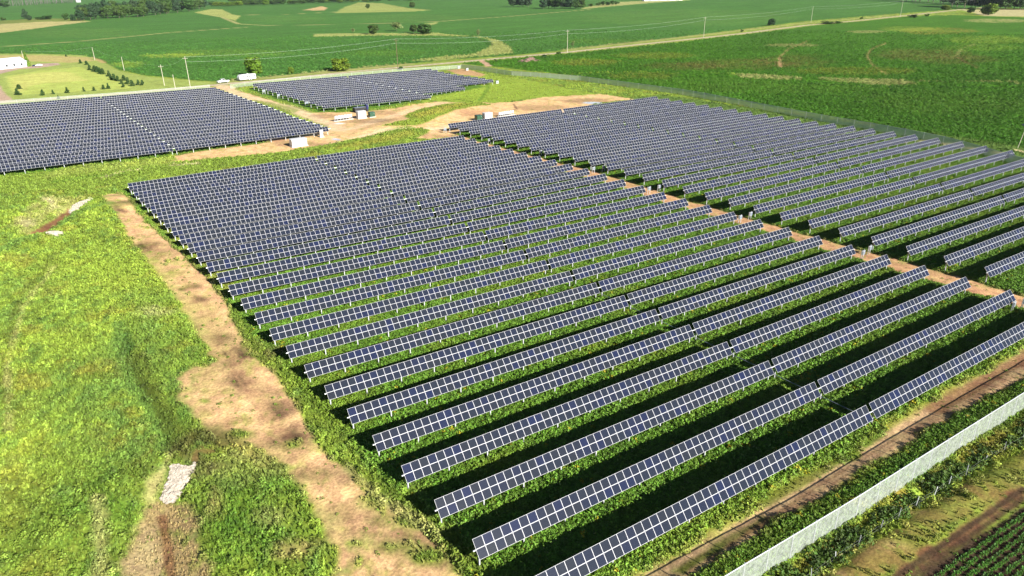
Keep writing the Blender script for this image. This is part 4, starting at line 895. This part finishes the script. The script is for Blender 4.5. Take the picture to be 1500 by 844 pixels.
# small skid and box beside the far corner of the back fence
for px, py, m, lab in [(672,100.5,M_white,'small white box on bare earth in the back fence corner'),(684,103.5,M_white,'second small white box on bare earth, right of the other'),(728,122.5,M_white,'white box past the right tip of the small far array')]:
    p = at(px, py); root = empty('utility_box', p, .1, lab, 'electrical cabinet'); MB().box((0,0,.7), (1.5,1.0,1.4)).build('housing', m, root, bevel=.03); MB().box((0,0,1.45), (1.65,1.15,.08)).build('lid', M_grey, root); MB().box((0,-.52,.7), (1.1,.03,1.0)).build('door', M_grey, root)
# ------------------------------------------------------------------ pickup and travel trailer at the gate
def wheel(parent, x, y, r=.42, w=.26):
    t = MB().tube((0,-w/2,0), (0,w/2,0), r, n=18).build('wheel', M_black, parent, loc=(x, y, r)); MB().tube((0,-w/2-.01,0), (0,w/2+.01,0), r*.55, n=12).build('rim', M_galv, t)
def camper():
    p = at(362, 117.5); Ln = metres(25.5, p); k = Ln/7.6; a, b = at(350, 118.8), at(374, 116.2); rz = math.atan2(b.y-a.y, b.x-a.x)
    root = empty('travel_trailer', p, rz, 'long white travel trailer with rounded front hitched behind the pickup', 'trailer'); H = 2.6*k
    pr = [(-3.8,.55),(3.75,.5),(3.8,2.7),(3.6,2.9),(-2.7,2.9),(-3.3,2.7),(-3.75,2.1),(-3.9,1.3)]
    M = Matrix.Rotation(math.pi/2, 3, 'Z')
    body = MB().prism([(-x*k, z*k) for x, z in pr][::-1], -1.2*k, 1.2*k, M=M).build('body', M_white, root, bevel=.08)
    for x in (-2.1, -.3, .7, 3.0): MB().box((x*k, -1.21*k, 1.95*k), (.7*k, .03, .5*k)).build('window', M_glass, body)
    MB().box((-1.2*k, -1.21*k, 1.55*k), (.65*k, .04, 1.8*k)).build('door', M_white, body); MB().box((.4*k, 0, 3.0*k), (.9*k, .8*k, .25*k)).build('roof_vent', M_white, root, bevel=.04)
    MB().box((0, -1.215*k, 1.1*k), (7.2*k, .02, .12*k)).build('stripe', M_grey, body)
    for x in (.6, 1.5):
        for y in (-1.1, 1.1): wheel(root, x*k, y*k, .38*k)
    MB().box((-4.4*k, 0, .55*k), (1.2*k, .15, .12)).build('hitch', M_black, root)
    root.scale = (1, 1, .87)
def pickup():
    p = at(327, 121.5); Ln = metres(17, p); k = Ln/5.8; a, b = at(318, 122.5), at(336, 120.7); rz = math.atan2(b.y-a.y, b.x-a.x)
    root = empty('pickup_truck', p, rz, 'white pickup truck parked at the gate in front of the travel trailer', 'pickup'); M = Matrix.Rotation(math.pi/2, 3, 'Z')
    pr = [(-2.9,.5),(2.9,.5),(2.9,1.25),(1.0,1.25),(.75,1.95),(-.75,1.95),(-1.35,1.3),(-2.7,1.15),(-2.9,.95)]
    body = MB().prism([(-x*k, z*k) for x, z in pr][::-1], -.95*k, .95*k, M=M).build('body', M_white, root, bevel=.06)
    MB().prism([(-x*k, z*k) for x, z in [(-.62,1.34),(.72,1.34),(.6,1.86),(-.62,1.86)]][::-1], -.96*k, -.955*k, M=M).build('window', M_glass, body)
    MB().box((-1.0*k, 0, 1.65*k), (.1, 1.6*k, .5*k), M=Matrix.Rotation(-.7, 3, 'Y')).build('windscreen', M_glass, body)
    MB().box((1.95*k, 0, 1.27*k), (1.7*k, 1.6*k, .03)).build('cargo_bed', M_black, body)
    for x in (-1.9, 1.8):
        for y in (-.85, .85): wheel(root, x*k, y*k, .4*k)
    for y in (-.7, .7): MB().box((-2.91*k, y*k, .85*k), (.06, .35*k, .18*k)).build('headlight', M_glass, root)
    for y in (-.8, .8): MB().box((2.91*k, y*k, 1.0*k), (.05, .15*k, .35*k)).build('tail_light', M_red, root)
camper(); pickup()
def car(px, py, lenpx, m, label, rz):
    p = at(px, py); k = metres(lenpx, p)/4.6; root = empty('parked_car', p, rz, label, 'car', 'cars at the white building'); M = Matrix.Rotation(math.pi/2, 3, 'Z')
    pr = [(-2.3,.4),(2.3,.4),(2.3,.95),(1.7,1.05),(1.1,1.5),(-.6,1.5),(-1.3,1.0),(-2.2,.85)]
    body = MB().prism([(-x*k, z*k) for x, z in pr][::-1], -.88*k, .88*k, M=M).build('body', m, root, bevel=.06)
    MB().prism([(-x*k, z*k) for x, z in [(-1.0,1.03),(1.4,1.05),(1.0,1.42),(-.55,1.42)]][::-1], -.89*k, -.885*k, M=M).build('window', M_glass, body)
    for x in (-1.4, 1.4):
        for y in (-.8, .8): wheel(root, x*k, y*k, .33*k)
car(57, 97, 9.5, M_white, 'white car parked beside the narrow tree at the white building', .1); car(50, 97.3, 6, M_blue, 'dark blue car between the white car and the narrow tree', .9)
# ------------------------------------------------------------------ buildings
def long_building():
    a = at(40.5, 97.8); b = at(-40, 106.5); d = (b-a); Ln = math.hypot(d.x, d.y); rz = math.atan2(-d.y, -d.x); W = 13
    h = metres(8.0, a); rh = h+metres(5.0, a); root = empty('farm_building', (b.x, b.y, a.z), rz, 'long low white building with a pale metal roof at the left edge', 'building')
    wall = MB().prism([(0,0),(W,0),(W,h),(W/2,rh),(0,h)], 0, Ln).build('wall', M_white, root)
    r = MB(); t = .12
    for y0, z0, y1, z1 in ((-.5, h-.18, W/2, rh+.1), (W+.5, h-.18, W/2, rh+.1)):
        r.add([(-.4,y0,z0),(Ln+.4,y0,z0),(Ln+.4,y1,z1),(-.4,y1,z1),(-.4,y0,z0+t),(Ln+.4,y0,z0+t),(Ln+.4,y1,z1+t),(-.4,y1,z1+t)], [(0,1,2,3),(4,7,6,5),(0,4,5,1),(1,5,6,2),(2,6,7,3),(3,7,4,0)])
    rf = r.build('roof', M_roof, root)
    for k in range(int(Ln/5)): 
        w = MB().box((2.5+k*5, -.04, h*.55), (1.3, .05, 1.2)).build('window', M_glass, root); MB().box((2.5+k*5, -.06, h*.55-.7), (1.6, .1, .1)).build('sill', M_grey, w)
    MB().box((Ln+.04, W*.5, 1.6), (.05, 2.6, 3.0)).build('door', M_grey, root)
long_building()
def far_shed(px, py, wpx, hpx, label, D=14):
    p = at(px, py); w = metres(wpx, p); h = metres(hpx, p); root = empty('farm_building', p, -.35, label, 'building')
    MB().box((0,D/2,h/2), (w,D,h)).build('wall', M_white, root); MB().prism([(-.6,h),(D+.6,h),(D/2,h*1.6)], -w/2-.5, w/2+.5).build('roof', M_roof, root)
    for k in range(4): MB().box((-w*.36+k*w*.24, -.05, h*.4), (w*.1, .05, h*.6)).build('door', M_grey, root)
far_shed(972, 1.2, 60, 3.0, 'long pale shed at the very top, right of the small clump of trees'); far_shed(115, 3.6, 5, 2.5, 'tiny white farmhouse between the pines and the left wood', 8)
# ------------------------------------------------------------------ heaps and stones
def heap(px, py, wpx, hpx, m, name, label, n=260, sy=.45):
    p = at(px, py); w = metres(wpx, p)/2; h = metres(hpx, p); rg = random.Random(5); b = MB(); nx, ny = 44, 18; vs = []
    for j in range(ny+1):
        for i in range(nx+1):
            u, v = i/nx*2-1, j/ny*2-1; e = max(0, 1-abs(u)**3)*max(0, 1-v*v); lump = .55+.45*math.sin(u*9+1)*math.cos(v*4+u*5)
            vs.append((u*w, v*w*sy, -.1+h*e*lump+rg.uniform(-.08,.08)*e))
    b.add(vs, [(j*(nx+1)+i, j*(nx+1)+i+1, (j+1)*(nx+1)+i+1, (j+1)*(nx+1)+i) for j in range(ny) for i in range(nx)]); o = b.build(name, m, loc=p, rz=.12); tag(o, label, 'earth heap'); return o
heap(775, 89.5, 38, 6, M_earth, 'earth_heap', 'long reddish brown heap of earth beside the road at the crop field corner')
def stones(poly_px, n, smin, smax, label, seed):
    P = wl(poly_px); rg = random.Random(seed); xs = [q[0] for q in P]; ys = [q[1] for q in P]; b = MB(); k = 0; c0 = Vector((sum(xs)/len(xs), sum(ys)/len(ys), 0)); c0.z = float(Z(c0.x, c0.y))
    ico = [Vector(q).normalized() for q in ((0,0,1),(.9,0,.3),(.28,.85,.3),(-.72,.53,.3),(-.72,-.53,.3),(.28,-.85,.3),(.72,.53,-.4),(-.28,.85,-.4),(-.9,0,-.4),(-.28,-.85,-.4),(.72,-.53,-.4),(0,0,-1))]
    fc = [(0,1,2),(0,2,3),(0,3,4),(0,4,5),(0,5,1),(1,6,2),(2,7,3),(3,8,4),(4,9,5),(5,10,1),(2,6,7),(3,7,8),(4,8,9),(5,9,10),(1,10,6),(6,11,7),(7,11,8),(8,11,9),(9,11,10),(10,11,6)]
    while k < n:
        x, y = rg.uniform(min(xs), max(xs)), rg.uniform(min(ys), max(ys))
        if sd_poly(np.array([x]), np.array([y]), P)[0] < rg.uniform(-.15, .1): continue
        s = rg.uniform(smin, smax); z = float(Z(x, y))+.35*min(1, max(0, sd_poly(np.array([x]), np.array([y]), P)[0]))*vnoise(np.array([x*1.7]), np.array([y*1.7]), 9)[0]; b.add([(x-c0.x+v.x*s*rg.uniform(.7,1.3), y-c0.y+v.y*s*rg.uniform(.7,1.3), z-c0.z+s*.4+v.z*s*.8*rg.uniform(.7,1.2)) for v in ico], fc); k += 1
    o = b.build('rock_bed', M_stone, loc=c0); tag(o, label, 'rocks', kind='stuff')
stones([(235,727),(240,716),(248,700),(252,682),(262,681),(278,682),(285,678),(280,692),(270,708),(262,720),(255,730),(242,731)], 1250, .08, .23, 'bed of broken white rock at the head of the dry swale, lower left', 3)
stones([(101,306),(108,300),(122,296.5),(133,295.5),(124,299.5),(110,304),(104,307.5)], 320, .16, .34, 'narrow bed of white rock at the upper end of the brown ditch', 4)
stones([(69,347),(76,344.5),(92,345.5),(93,347),(84,349.5),(73,348.5)], 260, .16, .32, 'small bed of white rock below the brown ditch', 5)
#MARK_LIGHT
# ------------------------------------------------------------------ light, sky, camera
def haze():
    m = bpy.data.materials.new('thin_haze'); m.use_nodes = True; nt = m.node_tree; nt.nodes.remove(nt.nodes['Principled BSDF'])
    v = nt.nodes.new('ShaderNodeVolumePrincipled'); v.inputs['Color'].default_value = (.80,.88,1,1); v.inputs['Density'].default_value = .00002; v.inputs['Anisotropy'].default_value = 0
    nt.links.new(v.outputs[0], nt.nodes['Material Output'].inputs['Volume'])
    o = MB().box((900, 1800, 25), (9000, 9000, 90)).build('haze', m); tag(o, kind='stuff')
haze()
SUN_AZ, SUN_EL = -11.0, 26.5              # shadows run towards this azimuth (degrees, from +Y to +X)
azr, el = math.radians(SUN_AZ), math.radians(SUN_EL)
dirv = Vector((math.sin(azr)*math.cos(el), math.cos(azr)*math.cos(el), -math.sin(el)))   # way the light travels
sd = bpy.data.lights.new('sun', 'SUN'); sd.energy = 5.0; sd.angle = math.radians(.5); sd.color = (1.0, .955, .88)
so = bpy.data.objects.new('sun', sd); COL.objects.link(so); so.rotation_euler = dirv.to_track_quat('-Z', 'Y').to_euler()
w = bpy.data.worlds.new('World'); scene.world = w; w.use_nodes = True; nt = w.node_tree; bg = nt.nodes['Background']
sky = nt.nodes.new('ShaderNodeTexSky'); sky.sky_type = 'NISHITA'; sky.sun_disc = False; sky.sun_elevation = el
sdir = -dirv; sky.sun_rotation = math.atan2(sdir.x, sdir.y); sky.altitude = 300; sky.air_density = .55; sky.dust_density = .3
nt.links.new(sky.outputs[0], bg.inputs[0]); bg.inputs[1].default_value = .05
cd = bpy.data.cameras.new('camera'); cam = bpy.data.objects.new('camera', cd); COL.objects.link(cam); scene.camera = cam
cd.sensor_fit = 'HORIZONTAL'; cd.sensor_width = 36; cd.lens = F/1500*36; cd.clip_start = .5; cd.clip_end = 60000
mw = Matrix.Identity(4)
for i in range(3):
    mw[i][0] = RM[0][i]; mw[i][1] = RM[1][i]; mw[i][2] = -RM[2][i]; mw[i][3] = CAM[i]
cam.matrix_world = mw
vs = scene.view_settings; vs.view_transform = 'Standard'; vs.look = 'None'; vs.exposure = 1.25; vs.gamma = 1
scene.cycles.max_bounces = 5; scene.cycles.diffuse_bounces = 1; scene.cycles.transparent_max_bounces = 12
scene.cycles.use_denoising = True
